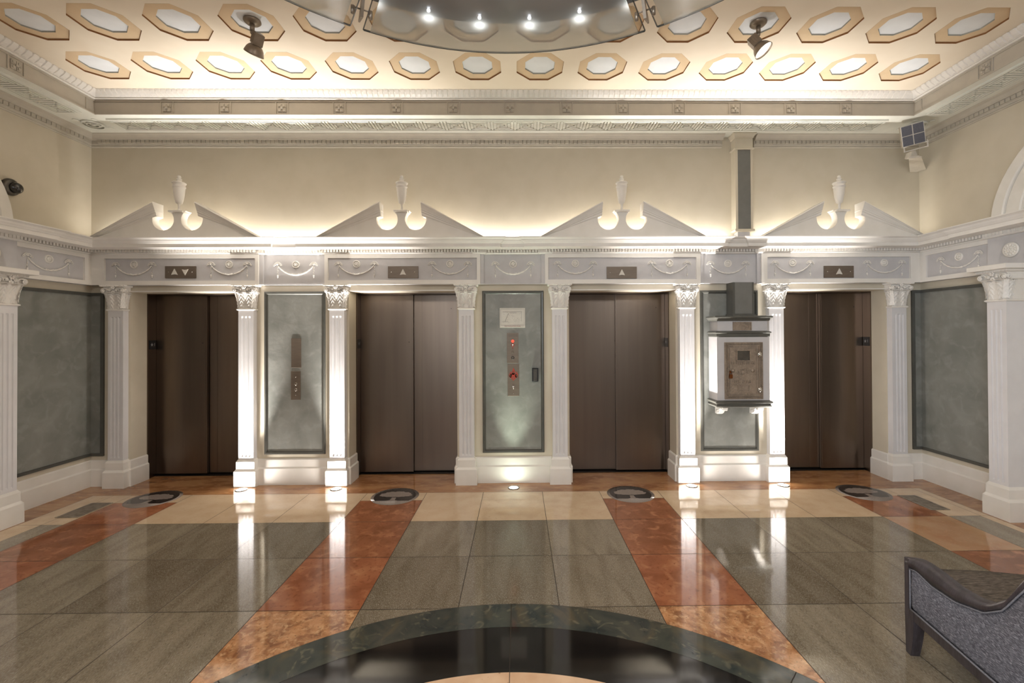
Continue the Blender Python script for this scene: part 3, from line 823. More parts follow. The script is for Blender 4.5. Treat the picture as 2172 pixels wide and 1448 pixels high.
for X, sg, nm in ((XL+ES+.0405, 1, 'left'), (XR-ES-.0405, -1, 'right')):
    dup(sw0, (X, 4.595, 2.462), sg*PI/2, 'white plaster swag on the frieze of the %s side wall' % nm)
    dup(ro0, (X, 4.597, 2.459), sg*PI/2, 'round white plaster rosette on the frieze of the %s side wall' % nm)
# large rosettes on the side blocks
g = MB(); g.lathe([(.0001, -.016), (.03, -.02), (.055, -.012), (.062, -.016), (.068, -.010), (.070, 0), (.0001, 0)], (0, 0, 0), 32, 'y')
for k in range(12): a = k*PI/6; g.ball((.042*math.cos(a), -.014, .042*math.sin(a)), .011, 1, .6, 1)
for k in range(6): a = k*PI/3; g.ball((.018*math.cos(a), -.019, .018*math.sin(a)), .010, 1, .6, 1)
br = tag(g.build('flower_rosette', M['white'], at=(0, 0, 0)), 'large round flower rosette above the right side wall pilaster', 'rosette', 'flower rosettes above the side pilasters')
br.location = (XR-ES-BR-.041, 4.075, 2.435); br.rotation_euler = (0, 0, -PI/2)
dup(br, (XL+ES+BR+.041, 4.075, 2.435), PI/2, 'large round flower rosette above the left side wall pilaster')

# ------------------------------------------------------------------ lift indicators
def indicator(xc, zc_, kinds, label):
    t = thing('lift_indicator', label, 'lift indicator', (xc, 5.05, zc_), group='lift arrow indicators')
    MB().bbox(xc-.169, xc+.169, 5.038, 5.0505, zc_-.067, zc_+.067, .002).build('plate', M['plate'], t)
    for dx, upd in kinds:
        s = 1 if upd else -1; zz = zc_
        a = MB().prism([(xc+dx-.034*s, zz-.030*s), (xc+dx, zz-.024*s), (xc+dx+.034*s, zz-.030*s), (xc+dx, zz+.036*s)], 'y', 5.030, 5.038)
        a.build('arrow', M['arrow'], t)
    for dx in (-.130, .130):
        MB().lathe([(.0001, -.002), (.005, -.002), (.005, 0), (.0001, 0)], (xc+dx, 5.038, zc_), 10, 'y').build('screw', M['silver'], t)
indicator(-3.747, 2.382, [(-.062, True), (.055, False)], 'steel lift indicator plate with an up and a down arrow, over the leftmost lift')
indicator(-1.285, 2.374, [(0, True)], 'steel lift indicator plate with one up arrow, over the second lift')
indicator(1.164, 2.362, [(0, True)], 'steel lift indicator plate with one up arrow, over the third lift')
indicator(3.627, 2.365, [(0, True)], 'steel lift indicator plate with one up arrow, over the rightmost lift')

# ------------------------------------------------------------------ broken pediments and urns
def make_pediment(label):
    # local: x centred on urn, y = 0 front of tympanum, z = 0 on the cornice top (world 2.7225)
    t = thing('broken_pediment', label, 'pediment', group='broken pediments on the cornice')
    zb = 2.7225; g = lambda z: z-zb
    cz, cr, cxo = g(2.930), .116, .154
    def arc(cx_, a0, a1, n=22): return [(cx_+cr*math.cos(a0+(a1-a0)*k/n), cz+cr*math.sin(a0+(a1-a0)*k/n)) for k in range(n+1)]
    # left half outline of the tympanum, built as vertical strips for clean faces
    hb = .90      # half base
    def top(x):
        ax = abs(x)
        zr = g(2.975)*(hb-ax)/(hb-.26)        # underside line of the raking moulding
        if ax < .075: return g(3.008)
        if ax < .16:
            # neck sides of the pedestal
            pass
        return zr
    f = MB()
    def lower(x):       # circle bottom
        dx = abs(x)-cxo
        return cz-math.sqrt(max(cr*cr-dx*dx, 0))
    n = 60
    strips = []
    xs_ = sorted(set([-hb, hb, -cxo-cr, cxo+cr, -cxo+cr, cxo-cr]+[cxo+cr*math.cos(PI*k/20) for k in range(21)]+[-cxo-cr*math.cos(PI*k/20) for k in range(21)]+[0]))
    for a, b2 in zip(xs_[:-1], xs_[1:]):
        mid = abs((a+b2)/2)
        if mid > cxo+cr: za, zb2 = max(top(a), .0), max(top(b2), .0); f.prism([(a, 0), (b2, 0), (b2, zb2), (a, za)], 'y', 0, .092)
        elif mid > cxo-cr: f.prism([(a, 0), (b2, 0), (b2, lower(b2)), (a, lower(a))], 'y', 0, .092)
        else: f.prism([(a, 0), (b2, 0), (b2, g(3.006)), (a, g(3.006))], 'y', 0, .092)
    # neck widening above circle centre: side cheeks following the circles
    for sg in (-1, 1):
        for k in range(8):
            a0, a1 = PI*k/16, PI*(k+1)/16
            if a1 > 1.0: break
            # pedestal cheek between circle and centre
            xa = cxo-cr*math.cos(a0); xb = cxo-cr*math.cos(a1)
            za = cz+cr*math.sin(a0); zb3 = cz+cr*math.sin(a1)
            f.prism([(sg*(cxo-cr), za), (sg*xa, za), (sg*xb, zb3), (sg*(cxo-cr), zb3)], 'y', 0, .092)
            # outer cheek under the rake end
            xa = cxo+cr*math.cos(a0); xb = cxo+cr*math.cos(a1)
            f.prism([(sg*(cxo+cr), za), (sg*xa, za), (sg*xb, zb3), (sg*(cxo+cr), zb3)], 'y', 0, .092)
    f.build('tympanum', M['white'], t, local=True)
    # raking mouldings
    for sg in (-1, 1):
        r = MB()
        xe, xs2 = .222, .905            # inner end, outer end
        zt0, zt1 = g(3.110), .006        # top edge at both ends
        prof = [(.092, 0), (-.056, 0), (-.060, -.012), (-.050, -.030), (-.034, -.066), (-.030, -.080), (-.024, -.086), (-.022, -.100), (-.012, -.108), (-.010, -.128), (0, -.142), (.092, -.142)]
        rings = []
        for tt in (0, 1):
            X = xe+(xs2-xe)*tt; Z = zt0+(zt1-zt0)*tt
            rings.append([(sg*(X), y, max(Z+z, .001)) for y, z in prof])
        r.loft(rings); r.build('raking_moulding', M['white'], t, local=True)
    p = MB().bbox(-.076, .076, -.040, .094, g(3.006), g(3.024), .003); p.build('pedestal_plate', M['white'], t, local=True)
    return t
def make_urn(label):
    pr = [(.0001, 0), (.024, 0), (.023, .008), (.014, .018), (.012, .030), (.013, .075), (.020, .084), (.031, .090), (.036, .110), (.041, .130), (.049, .180), (.055, .245), (.056, .262), (.062, .266), (.062, .274), (.057, .278),
          (.057, .300), (.065, .306), (.066, .314), (.060, .320), (.040, .326), (.024, .334), (.022, .342), (.027, .350), (.024, .360), (.015, .364), (.018, .374), (.018, .386), (.012, .396), (.0001, .398)]
    u = MB().lathe([(r*1.0, z*.985) for r, z in pr], (0, 0, 0), 28)
    return tag(u.build('urn', M['white']), label, 'urn', 'plaster urns on the pediments')
pd = ur = None
for i, (x, nm) in enumerate(((-3.676, 'leftmost'), (-1.268, 'second'), (1.142, 'third'), (3.555, 'rightmost'))):
    l1 = 'white broken pediment with two round notches over the %s lift' % nm
    l2 = 'slender white plaster urn on the pediment over the %s lift' % nm
    if pd is None: pd = make_pediment(l1); pd.location = (x, 4.90, 2.7225); ur = make_urn(l2); ur.location = (x, 4.925, 3.0242)
    else: dup(pd, (x, 4.90, 2.7225), 0, l1); dup(ur, (x, 4.925, 3.0242), 0, l2)

# ------------------------------------------------------------------ middle and left panel fittings
yf0 = YW-.0042
t = thing('evacuation_plan', 'white framed fire evacuation plan at the top of the middle panel', 'sign', (-.067, yf0, 1.75))
MB().bbox(-.211, .077, yf0-.016, yf0, 1.750, 1.973, .002).build('sign_board', M['paper'], t)
k_ = MB(); yy0, yy1 = yf0-.0172, yf0-.016
for a, b2, z_ in ((-.200, .066, 1.960), (-.200, .066, 1.778)): k_.box(a, b2, yy0, yy1, z_-.0007, z_+.0007)
for x_ in (-.200, .066): k_.box(x_-.0007, x_+.0007, yy0, yy1, 1.778, 1.960)
for a, b2, z_ in ((-.178, .040, 1.930), (-.10, -.02, 1.915), (-.185, -.115, 1.817)): k_.box(a, b2, yy0, yy1, z_-.001, z_+.001)
k_.box(.035, .037, yy0, yy1, 1.82, 1.93)
k_.prism([(-.152, 1.820), (-.149, 1.820), (-.109, 1.915), (-.112, 1.915)], 'y', yy0, yy1)
random.seed(3)
for _ in range(46):
    x_, z_ = random.uniform(-.17, .03), random.uniform(1.80, 1.925); s_ = random.uniform(.001, .003); k_.box(x_-s_, x_+s_, yy0, yy1, z_-.001, z_+.001)
k_.build('plan_drawing', M['ink'], t)
text('lettering', 'FIRE EVACUATION PLAN', .0165, M['redink'], t, (0, -.0165, .0155), ext=.0004)

def plate(name, label, cat, x0, x1, z0, z1, dep=.004, mt=None, grp=None):
    t = thing(name, label, cat, ((x0+x1)/2, yf0, z0), group=grp)
    MB().bbox(x0, x1, yf0-dep, yf0, z0, z1, .001).build('plate', mt or M['plate'], t)
    return t
def button(mb, x, z, r, y=None, h_=.004):
    y = y if y is not None else yf0-.004
    mb.lathe([(.0001, -h_), (r*.8, -h_), (r, -h_*.6), (r, 0), (.0001, 0)], (x, y, z), 18, 'y'); return mb
t = plate('fire_service_plate', 'upper steel plate with red fire service lamps on the middle panel', 'control plate', -.131, -.001, 1.347, 1.690)
text('lettering', 'IN CASE OF FIRE\nUSE STAIRWAYS', .0135, M['ink'], t, (0, -.0045, .312), ext=.0003)
x_ = -.066
button(MB(), x_, 1.597, .018).build('lamp_lens', M['redlight'], t)
r = MB().lathe([(.013, -.003), (.019, -.003), (.019, 0), (.013, 0)], (x_, yf0-.004, 1.553), 20, 'y'); r.build('key_ring', M['red'], t)
button(MB(), x_, 1.553, .011).build('key_switch', M['silver'], t)
button(MB(), x_, 1.520, .006, h_=.002).build('indicator_dot', M['red'], t)
button(MB(), x_, 1.474, .012, h_=.003).build('key_switch', M['plate'], t)
r = MB().lathe([(.011, -.003), (.018, -.003), (.018, 0), (.011, 0)], (x_, yf0-.004, 1.409), 20, 'y'); r.build('key_ring', M['black'], t)
button(MB(), x_, 1.377, .005).build('screw', M['silver'], t)
t = plate('call_button_plate', 'lower steel plate with red flame pictograms on the middle panel', 'control plate', -.126, .006, .974, 1.338)
x_ = -.060; zc_ = 1.215
fl = MB(); Y0, Y1 = yf0-.0052, yf0-.004
def flame(cx_, cz_, s):
    pts = [(0, 1.0), (.25, .55), (.45, .15), (.42, -.3), (.2, -.75), (-.2, -.75), (-.42, -.3), (-.40, .1), (-.2, .3), (-.12, .6)]
    for k in range(len(pts)): a, b2 = pts[k], pts[(k+1) % len(pts)]; fl.prism([(cx_, cz_-.1*s), (cx_+a[0]*s, cz_+a[1]*s), (cx_+b2[0]*s, cz_+b2[1]*s)], 'y', Y0, Y1)
flame(x_, zc_+.035, .046); flame(x_-.034, zc_, .040); flame(x_+.034, zc_, .040)
fl.prism([(x_-.050, zc_-.012), (x_, zc_-.066), (x_+.050, zc_-.012), (x_, zc_+.030)], 'y', Y0, Y1)
fl.build('flame_pictogram', M['red'], t)
s_ = MB()
for dx, dz in ((0, .030), (-.034, -.002), (.034, -.002), (0, -.034)): s_.lathe([(.009, -.001), (.012, -.001), (.012, 0), (.009, 0)], (x_+dx, Y0, zc_+dz), 16, 'y')
s_.build('pictogram_line', M['plate'], t)
r = MB().lathe([(.014, -.003), (.017, -.003), (.017, 0), (.014, 0)], (x_, yf0-.004, 1.074), 20, 'y'); r.build('button_ring', M['silver'], t)
button(MB(), x_, 1.074, .0125, h_=.006).build('call_button', M['silver'], t)
button(MB(), x_, 1.000, .005).build('screw', M['silver'], t)
t = thing('card_reader', 'black upright card reader beside the button plates on the middle panel', 'card reader', (.187, yf0, 1.138))
MB().bbox(.152, .221, yf0-.030, yf0, 1.138, 1.293, .004).build('housing', M['black'], t)
MB().bbox(.166, .207, yf0-.036, yf0-.030, 1.150, 1.282, .003).build('face', M['domebase'], t)
t = thing('blank_plate', 'plain steel plate on the panel left of the second lift, above the button plate', 'plate', (-2.508, yf0, 1.308))
MB().bbox(-2.562, -2.452, yf0-.005, yf0, 1.310, 1.640, .001).build('plate', M['plate'], t)
t = plate('call_button_plate', 'steel plate with four small buttons on the panel left of the second lift', 'control plate', -2.566, -2.459, .948, 1.270)
x_ = -2.511
button(MB(), x_, 1.205, .005).build('screw', M['silver'], t)
for z_ in (1.128, 1.063):
    r = MB().lathe([(.012, -.003), (.016, -.003), (.016, 0), (.012, 0)], (x_, yf0-.004, z_), 20, 'y'); r.build('button_ring', M['silver'], t)
    button(MB(), x_, z_, .0105, h_=.006).build('call_button', M['plate'], t)
button(MB(), x_, 1.002, .005).build('screw', M['silver'], t)

# ------------------------------------------------------------------ letter box with its chute
BX0, BX1, BY = 2.165, 2.737, 4.885
t = thing('letter_box', 'wall-mounted letter box with bronze door, hung on the right-hand plaster panel', 'letter box', ((BX0+BX1)/2, YW, .77))
yb0 = YW-.0225
b = MB().box(BX0+.0, BX1, BY, yb0, .935, 1.70); b.box(BX0+.012, BX1-.012, BY+.012, yb0, 1.70, 1.815)
b.build('cabinet', M['frieze'], t)
def band(zs, name, mt):
    # moulding wrapping front and both sides: zs list of (offset, z)
    mb = MB()
    rings = [[(BX0-o, yb0, z), (BX0-o, BY-o, z), (BX1+o, BY-o, z), (BX1+o, yb0, z)] for o, z in zs]
    mb.loft(rings); mb.build(name, mt, t)
band([(-.01, 1.808), (.004, 1.812), (.008, 1.822), (.016, 1.834), (.026, 1.842), (.030, 1.852), (.030, 1.862), (.0, 1.868)], 'top_moulding', M['pframe'])
band([(0.0, 1.634), (.006, 1.640), (.008, 1.672), (.018, 1.680), (.018, 1.690), (-.004, 1.702)], 'middle_moulding', M['pframe'])
band([(0.004, .866), (.014, .872), (.018, .884), (.010, .892), (.010, .906), (.024, .914), (.026, .930), (.0, .944)], 'bottom_moulding', M['pframe'])
d = MB(); dx0, dx1, dz0, dz1 = 2.243, 2.660, .958, 1.578; yd = BY
def fr_(x0, x1, z0, z1, w_, ya, yb2):
    d.box(x0, x1, ya, yb2, z0, z0+w_); d.box(x0, x1, ya, yb2, z1-w_, z1); d.box(x0, x0+w_, ya, yb2, z0+w_, z1-w_); d.box(x1-w_, x1, ya, yb2, z0+w_, z1-w_)
d.box(dx0, dx1, yd-.010, yd, dz0, dz1)
fr_(dx0, dx1, dz0, dz1, .010, yd-.016, yd-.010); fr_(dx0+.034, dx1-.034, dz0+.034, dz1-.034, .010, yd-.020, yd-.010)
fr_(dx0+.050, dx1-.066, dz0+.052, dz1-.056, .006, yd-.016, yd-.010)
n = 58
for k in range(n):      # rope border
    zz = dz0+.018+(dz1-dz0-.036)*k/(n-1)
    for xx in (dx0+.022, dx1-.022): d.ball((xx, yd-.012, zz), .0075, 1, .8, .8, 5, 4)
for k in range(36):
    xx = dx0+.022+(dx1-dx0-.044)*k/35
    for zz in (dz0+.022, dz1-.022): d.ball((xx, yd-.012, zz), .0075, .8, .8, 1, 5, 4)
door = d.build('door', M['bronze'], t)
ox, oz = 2.440, 0
q = MB(); d = q; fr_(2.368, 2.524, 1.372, 1.494, .010, yd-.022, yd-.010); q.build('collection_card_frame', M['bronze'], door)
q = MB(); q.box(2.378, 2.514, yd-.0115, yd-.010, 1.382, 1.484); q.build('card_window', M['domebase'], door)
q = MB(); d = q; fr_(2.385, 2.511, 1.048, 1.108, .005, yd-.016, yd-.010); q.build('small_tablet', M['bronze'], door)
doorloc = Vector(t.location)
for bt, z_, s_ in (('LETTER BOX', 1.350, .046), ('U.S. MAIL', 1.147, .048)):
    text('lettering', bt, s_, M['bronze'], door, (2.444-doorloc.x, yd-.0125-doorloc.y, z_-doorloc.z), ext=.003)
q = MB()        # spread eagle relief
q.ball((2.44, yd-.014, 1.245), .018, .8, .5, 1.6); q.ball((2.444, yd-.016, 1.284), .010, 1, .7, 1)
for sg in (-1, 1):
    wing = [(.006, 1.266), (.020, 1.290), (.034, 1.300), (.048, 1.292), (.052, 1.272), (.046, 1.252), (.034, 1.240), (.020, 1.234), (.008, 1.240)]
    q.prism([(2.44+sg*a, z) for a, z in wing], 'y', yd-.0145, yd-.010)
    for k in range(5): q.tube([(2.44+sg*(.014+.004*k), yd-.015, 1.278-.006*k), (2.44+sg*(.040+.002*k), yd-.015, 1.288-.011*k)], .0022, 5)
q.prism([(2.430, 1.226), (2.450, 1.226), (2.460, 1.200), (2.440, 1.194), (2.420, 1.200)], 'y', yd-.0145, yd-.010)
q.build('eagle_relief', M['bronze'], door)
for xx in (2.335, 2.552):
    q = MB().lathe([(.0001, -.012), (.010, -.012), (.014, -.007), (.020, -.005), (.022, 0), (.0001, 0)], (xx, yd-.010, 1.268), 16, 'y'); q.build('boss', M['bronze'], door)
for zz in (1.445, 1.063):
    q = MB().box(2.600, 2.640, yd-.024, yd-.010, zz-.018, zz+.018); q.tube([(2.618, yd-.028, zz-.026), (2.618, yd-.028, zz+.026)], .009, 8); q.build('hinge', M['silver'], door)
q = MB().bbox(2.282, 2.316, yd-.040, yd-.018, 1.185, 1.232, .006)
q.tube([(2.288, yd-.029, 1.228), (2.288, yd-.029, 1.252), (2.294, yd-.029, 1.262), (2.304, yd-.029, 1.262), (2.310, yd-.029, 1.252), (2.310, yd-.029, 1.228)], .0035, 6)
q.box(2.292, 2.306, yd-.022, yd-.016, 1.240, 1.270)
tag(q.build('padlock', M['brass'], at=(2.299, yd-.029, 1.185)), 'small brown brass padlock hanging on the letter box door', 'padlock')
q = MB(); d = q; fr_(2.343, 2.550, 1.706, 1.800, .010, BY+.002, BY+.012); q.build('name_plate_frame', M['bronze'], t)
q = MB(); d = q; fr_(2.370, 2.523, 1.726, 1.780, .005, BY+.004, BY+.012); q.box(2.353, 2.540, BY+.008, BY+.012, 1.716, 1.790); q.build('name_plate', M['bronze'], t)
def bracket(xc):
    q = MB()
    prof = [(yb0, .868), (BY+.02, .868), (BY+.02, .852), (BY+.030, .846), (BY+.060, .848), (BY+.085, .838), (BY+.100, .815), (BY+.120, .790), (BY+.150, .776), (BY+.175, .772), (yb0, .768)]
    q.prism([(y, z) for y, z in prof], 'x', xc-.030, xc+.030)
    q.lathe([(.0001, -.034), (.016, -.034), (.020, -.030), (.020, .030), (.016, .034), (.0001, .034)], (xc, BY+.050, .842), 14, 'x')
    q.lathe([(.0001, -.034), (.022, -.034), (.026, -.030), (.026, .030), (.022, .034), (.0001, .034)], (xc, BY+.165, .795), 14, 'x')
    for sg in (-1, 1):
        for k in range(5): q.ball((xc+sg*.031, BY+.075+.022*k, .846-.010*k), .009, .6, 1, 1)
    q.build('scroll_bracket', M['white'], t)
bracket(2.260); bracket(2.655)
# slate chute between box and entablature
t = thing('mail_chute', 'slate grey mail chute dropping into the top of the letter box', 'mail chute', (2.485, YW-.02, 1.868))
c = MB(); c.box(2.372, 2.606, 4.945, yb0, 1.885, 2.2395); c.box(2.360, 2.618, 4.930, yb0, 1.8685, 1.888); c.build('casing', M['pframe'], t)
MB().box(2.394, 2.584, 4.941, 4.945, 1.892, 2.2395).build('front_panel', M['slate'], t)
# boxed shaft on the upper wall
t = thing('boxed_shaft', 'cream boxed shaft with slate grey inset on the upper wall above the letter box', 'shaft casing', (2.53, YW, 2.81))
sx0, sx1, ys = 2.445, 2.642, 5.01
c = MB()
c.box(sx0, sx1, ys+.010, YW-.001, 2.845, 3.762); c.box(sx0, sx0+.026, ys, ys+.010, 2.845, 3.735); c.box(sx1-.026, sx1, ys, ys+.010, 2.845, 3.735)
c.build('casing', M['cream'], t)
MB().box(sx0+.026, sx1-.026, ys+.006, ys+.010, 2.845, 3.735).build('inset_panel', M['slate'], t)
c = MB(); c.loft([[(sx0-o, YW-.001, z), (sx0-o, ys-o, z), (sx1+o, ys-o, z), (sx1+o, YW-.001, z)] for o, z in ((.004, 2.815), (.012, 2.818), (.012, 2.838), (.004, 2.845))])
c.build('foot_moulding', M['cream'], t)
MB().box(sx0+.030, sx1-.030, ys+.02, YW-.001, 2.7225, 2.815).build('foot', M['frieze'], t)
c = MB(); c.loft([[(sx0-o, YW-.001, z), (sx0-o, ys-o, z), (sx1+o, ys-o, z), (sx1+o, YW-.001, z)] for o, z in ((.002, 3.735), (.014, 3.740), (.016, 3.752), (.004, 3.760), (.000, 3.764), (.000, 3.866), (.008, 3.870), (.012, 3.884), (.022, 3.900), (.030, 3.912), (.030, 3.9195))])
c.build('capital', M['cream'], t)

# ------------------------------------------------------------------ arches high on the side walls
def arch(X, sg, label):
    # centre at y 2.83, springs from the cornice; two stepped bands
    cy_, cz_ = 2.80, 2.72
    t = thing('wall_arch', label, 'arch', (X, cy_, 2.7225), group='arches on the upper side walls')
    for nm, r0, r1, dep in (('outer_band', 1.39, 1.502, .045), ('inner_band', 1.26, 1.392, .025)):
        g = MB(); n = 48
        rings = []
        for k in range(n+1):
            a = PI*k/n
            ring = []
            for r_, o in ((r0, 0), (r0, dep), (r0+.012, dep+.008), (r1-.012, dep+.008), (r1, dep), (r1, 0)):
                z = min(max(cz_+.72*r_*math.sin(a), 2.7225), 3.79)
                ring.append((X+sg*o, cy_+r_*math.cos(a), z))
            rings.append(ring)
        g.loft(rings); g.build(nm, M['white'], t)
arch(XR, -1, 'pale arch moulding on the upper right wall, springing from the cornice')
arch(XL, 1, 'pale arch moulding on the upper left wall, springing from the cornice')

# ------------------------------------------------------------------ security camera
t = thing('security_camera', 'dark dome security camera on the upper left wall', 'security camera', (XL, 4.30, 3.09))
c = MB().lathe([(.0001, 0), (.075, 0), (.080, .010), (.076, .028), (.058, .040), (.0001, .040)], (XL, 4.30, 3.09), 32, 'x'); c.build('base_ring', M['domebase'], t)
c = MB().lathe([(.050, .038), (.054, .050), (.052, .060), (.044, .076), (.028, .088), (.0001, .093)], (XL, 4.315, 3.085), 32, 'x', cap=False); c.build('dome', M['dome'], t)

# ------------------------------------------------------------------ loudspeaker in the right corner
t = thing('wall_loudspeaker', 'tilted grey grille loudspeaker on a white bracket in the upper right corner', 'loudspeaker', (4.27, 4.78, 3.45))
g = MB()
c0 = Vector((4.168, 4.66, 3.752))
TL, TR, BRc, BL = Vector((4.050, 4.695, 3.846)), Vector((4.205, 4.589, 3.867)), Vector((4.268, 4.633, 3.667)), Vector((4.112, 4.739, 3.645))
ctr = (TL+TR+BRc+BL)/4; ux = ((TR-TL)+(BRc-BL)).normalized(); uz0 = ((TL-BL)+(TR-BRc)).normalized(); un = ux.cross(uz0).normalized()
if un.y > 0: un = -un
HWs, HHs = ((TR-TL).length+(BRc-BL).length)/4, ((TL-BL).length+(TR-BRc).length)/4
uz = (uz0-ux*uz0.dot(ux)*.0).normalized()
def P3(a, b2, c2): p = ctr+ux*a+uz*b2+un*c2; return (p.x, p.y, p.z)
def obox(mb, a0, a1, b0, b1, c0_, c1_):
    mb.loft([[P3(a0, b0, c0_), P3(a1, b0, c0_), P3(a1, b1, c0_), P3(a0, b1, c0_)], [P3(a0, b0, c1_), P3(a1, b0, c1_), P3(a1, b1, c1_), P3(a0, b1, c1_)]])
obox(g, -HWs, HWs, -HHs, HHs, -.10, -.004); g.build('cabinet', M['spkwhite'], t)
for sx in (-1, 1):
    for sz in (-1, 1):
        g = MB(); x0, x1 = sorted((sx*.004, sx*(HWs-.006))); z0, z1 = sorted((sz*.004, sz*(HHs-.006))); obox(g, x0, x1, z0, z1, -.004, .0); g.build('grille', M['grille'], t)
g = MB()
for a in (-.080, .110): obox(g, a-.006, a+.006, -.150, -.085, -.07, -.03)
obox(g, -.086, .116, -.162, -.150, -.07, -.03)
for a in (-.078, .100): obox(g, a-.016, a+.016, -.112, -.102, -.08, .0)
g.build('yoke', M['spkwhite'], t)
g = MB(); g.loft([[(4.165, 4.70, 3.54), (4.235, 4.70, 3.55), (4.235, 4.78, 3.55), (4.165, 4.78, 3.54)], [(4.165, 4.69, 3.59), (4.205, 4.69, 3.60), (4.205, 4.76, 3.60), (4.165, 4.76, 3.59)]])
g.prism([(4.14, 4.70), (4.25, 4.67), (4.629, 5.03), (4.60, 5.119), (4.52, 5.119)], 'z', 3.520, 3.530)
g.prism([(4.15, 4.70), (4.24, 4.68), (4.26, 4.74), (4.16, 4.76)], 'z', 3.530, 3.541)
g.build('wall_bracket', M['spkwhite'], t)

# ------------------------------------------------------------------ ceiling spotlights
def aim(v):
    v = Vector(v).normalized(); return v.to_track_quat('Z', 'Y').to_matrix()
def spotlight(cx_, cy_, head, direction, on, label):
    z0 = ZC+.026
    t = thing('ceiling_spotlight', label, 'spotlight', (cx_, cy_, z0), group='ceiling spotlights')
    c = MB().lathe([(.0001, z0), (.062, z0), (.064, z0-.010), (.050, z0-.024), (.020, z0-.030), (.0001, z0-.030)], (cx_, cy_, 0), 28); c.build('canopy', M['lampmetal'], t)
    h_ = Vector(head); R_ = aim(direction)
    c = MB().tube([(cx_, cy_, z0-.028), (cx_, cy_, z0-.085)], .017, 12)
    c.ball((cx_, cy_, z0-.098), .016); c.tube([(cx_, cy_, z0-.100), tuple(h_+Vector((0, 0, .012)))], .010, 10)
    c.build('stem', M['lampmetal'], t)
    def tr(mb):
        mb.v = [tuple(h_+R_ @ Vector(v)) for v in mb.v]; return mb
    b = MB().bbox(-.036, .036, -.036, .036, -.060, .030, .005)
    for k in range(4): b.box(-.038, .038, -.030+k*.017, -.024+k*.017, -.050, .020)
    tr(b).build('lamp_body', M['lampmetal'], t)
    s = MB().lathe([(.030, .026), (.048, .040), (.062, .062), (.070, .088), (.073, .100), (.070, .100), (.066, .088), (.058, .062), (.044, .043), (.028, .030)], (0, 0, 0), 32, cap=False)
    tr(s).build('reflector_shade', M['lampmetal'], t)
    l = MB().lathe([(.0001, .080), (.060, .078), (.066, .084), (.0001, .092)], (0, 0, 0), 28); tr(l).build('bulb', M['lens'] if on else M['silver'], t)
    p = h_+Vector(direction).normalized()*.115
    q = Vector(direction).normalized().to_track_quat('-Z', 'Y').to_euler()
    lamp('SPOT', 'spotlight_lamp', p, on, (1, .93, .82), q, spot_size=1.25, spot_blend=.8, shadow_soft_size=.05)
lx, ly = OX0+3*SP, OY2; rx = OX0+10*SP
spotlight(lx, ly, (lx+.025, ly+.020, ZC-.125), (-.50, .42, -.80), 26, 'nickel ceiling spotlight left of the glass ring, shade turned down to the left')
spotlight(rx, ly, (rx-.010, ly+.020, ZC-.125), (.36, -.22, -.62), 22, 'nickel ceiling spotlight right of the glass ring, its bright bulb showing')

# ------------------------------------------------------------------ floor uplights
def uplight(x, y, label, mt):
    t = thing('floor_uplight', label, 'uplight', (x, y, 0), group='round uplights set into the floor')
    MB().lathe([(.050, .0), (.062, .0), (.062, .004), (.054, .006), (.050, .004)], (x, y, 0), 32).build('trim_ring', M['domebase'], t)
    MB().lathe([(.0001, .001), (.050, .001), (.050, .003), (.0001, .004)], (x, y, 0), 28).build('lens', mt, t)
for (x, y), nm in zip(UPL, ('right of the leftmost lift', 'left of the second lift', 'left of the letter box', 'right of the letter box')):
    uplight(x, y, 'lit round floor uplight at the foot of the pilaster '+nm, M['lens'])
uplight(-.06, 4.93, 'lit round floor uplight below the middle panel', M['lensg'])

# ------------------------------------------------------------------ tree medallions in the floor
def make_tree(label):
    t = thing('tree_medallion', label, 'floor medallion', group='round tree medallions in the floor')
    R_ = .243
    MB().lathe([(.0001, .0004), (R_, .0004), (R_, .0012), (.0001, .0012)], (0, 0, 0), 48).build('grey_disc', M['treegrey'], t, local=True)
    b = MB(); r_ = R_-.030; pts = []; y0 = -.130; a0 = math.asin(y0/r_)
    n = 48
    for k in range(n+1): a = a0+(PI-2*a0)*k/n; pts.append((r_*math.cos(a), r_*math.sin(a)))
    b.prism(pts, 'z', .0012, .0018); b.build('black_field', M['treeblk'], t, local=True)
    c = MB(); random.seed(5); cr = []
    n = 46
    for k in range(n):
        a = 2*PI*k/n; rx, ry = .166, .112 if math.sin(a) > 0 else .046
        j = 1+.055*math.sin(k*2.3)+.04*math.sin(k*5.1+1)
        cr.append((rx*j*math.cos(a)*(1 if True else 1), .020+ry*j*math.sin(a)))
    for k in range(n): c.prism([(0, .03), cr[k], cr[(k+1) % n]], 'z', .0018, .0023)
    c.prism([(-.060, y0-.002), (-.026, y0+.016), (-.020, y0+.09), (.022, y0+.09), (.026, y0+.016), (.058, y0-.002)], 'z', .0018, .0023)
    c.build('tree_shape', M['treegrey'], t, local=True)
    return t
t0 = make_tree('round tree medallion in the floor in front of the leftmost lift'); t0.location = (-3.765, 4.700, 0)
dup(t0, (-1.290, 4.712, 0), 0, 'round tree medallion in the floor in front of the second lift')
dup(t0, (1.165, 4.712, 0), 0, 'round tree medallion in the floor in front of the third lift')
dup(t0, (3.610, 4.690, 0), 0, 'round tree medallion in the floor in front of the rightmost lift')

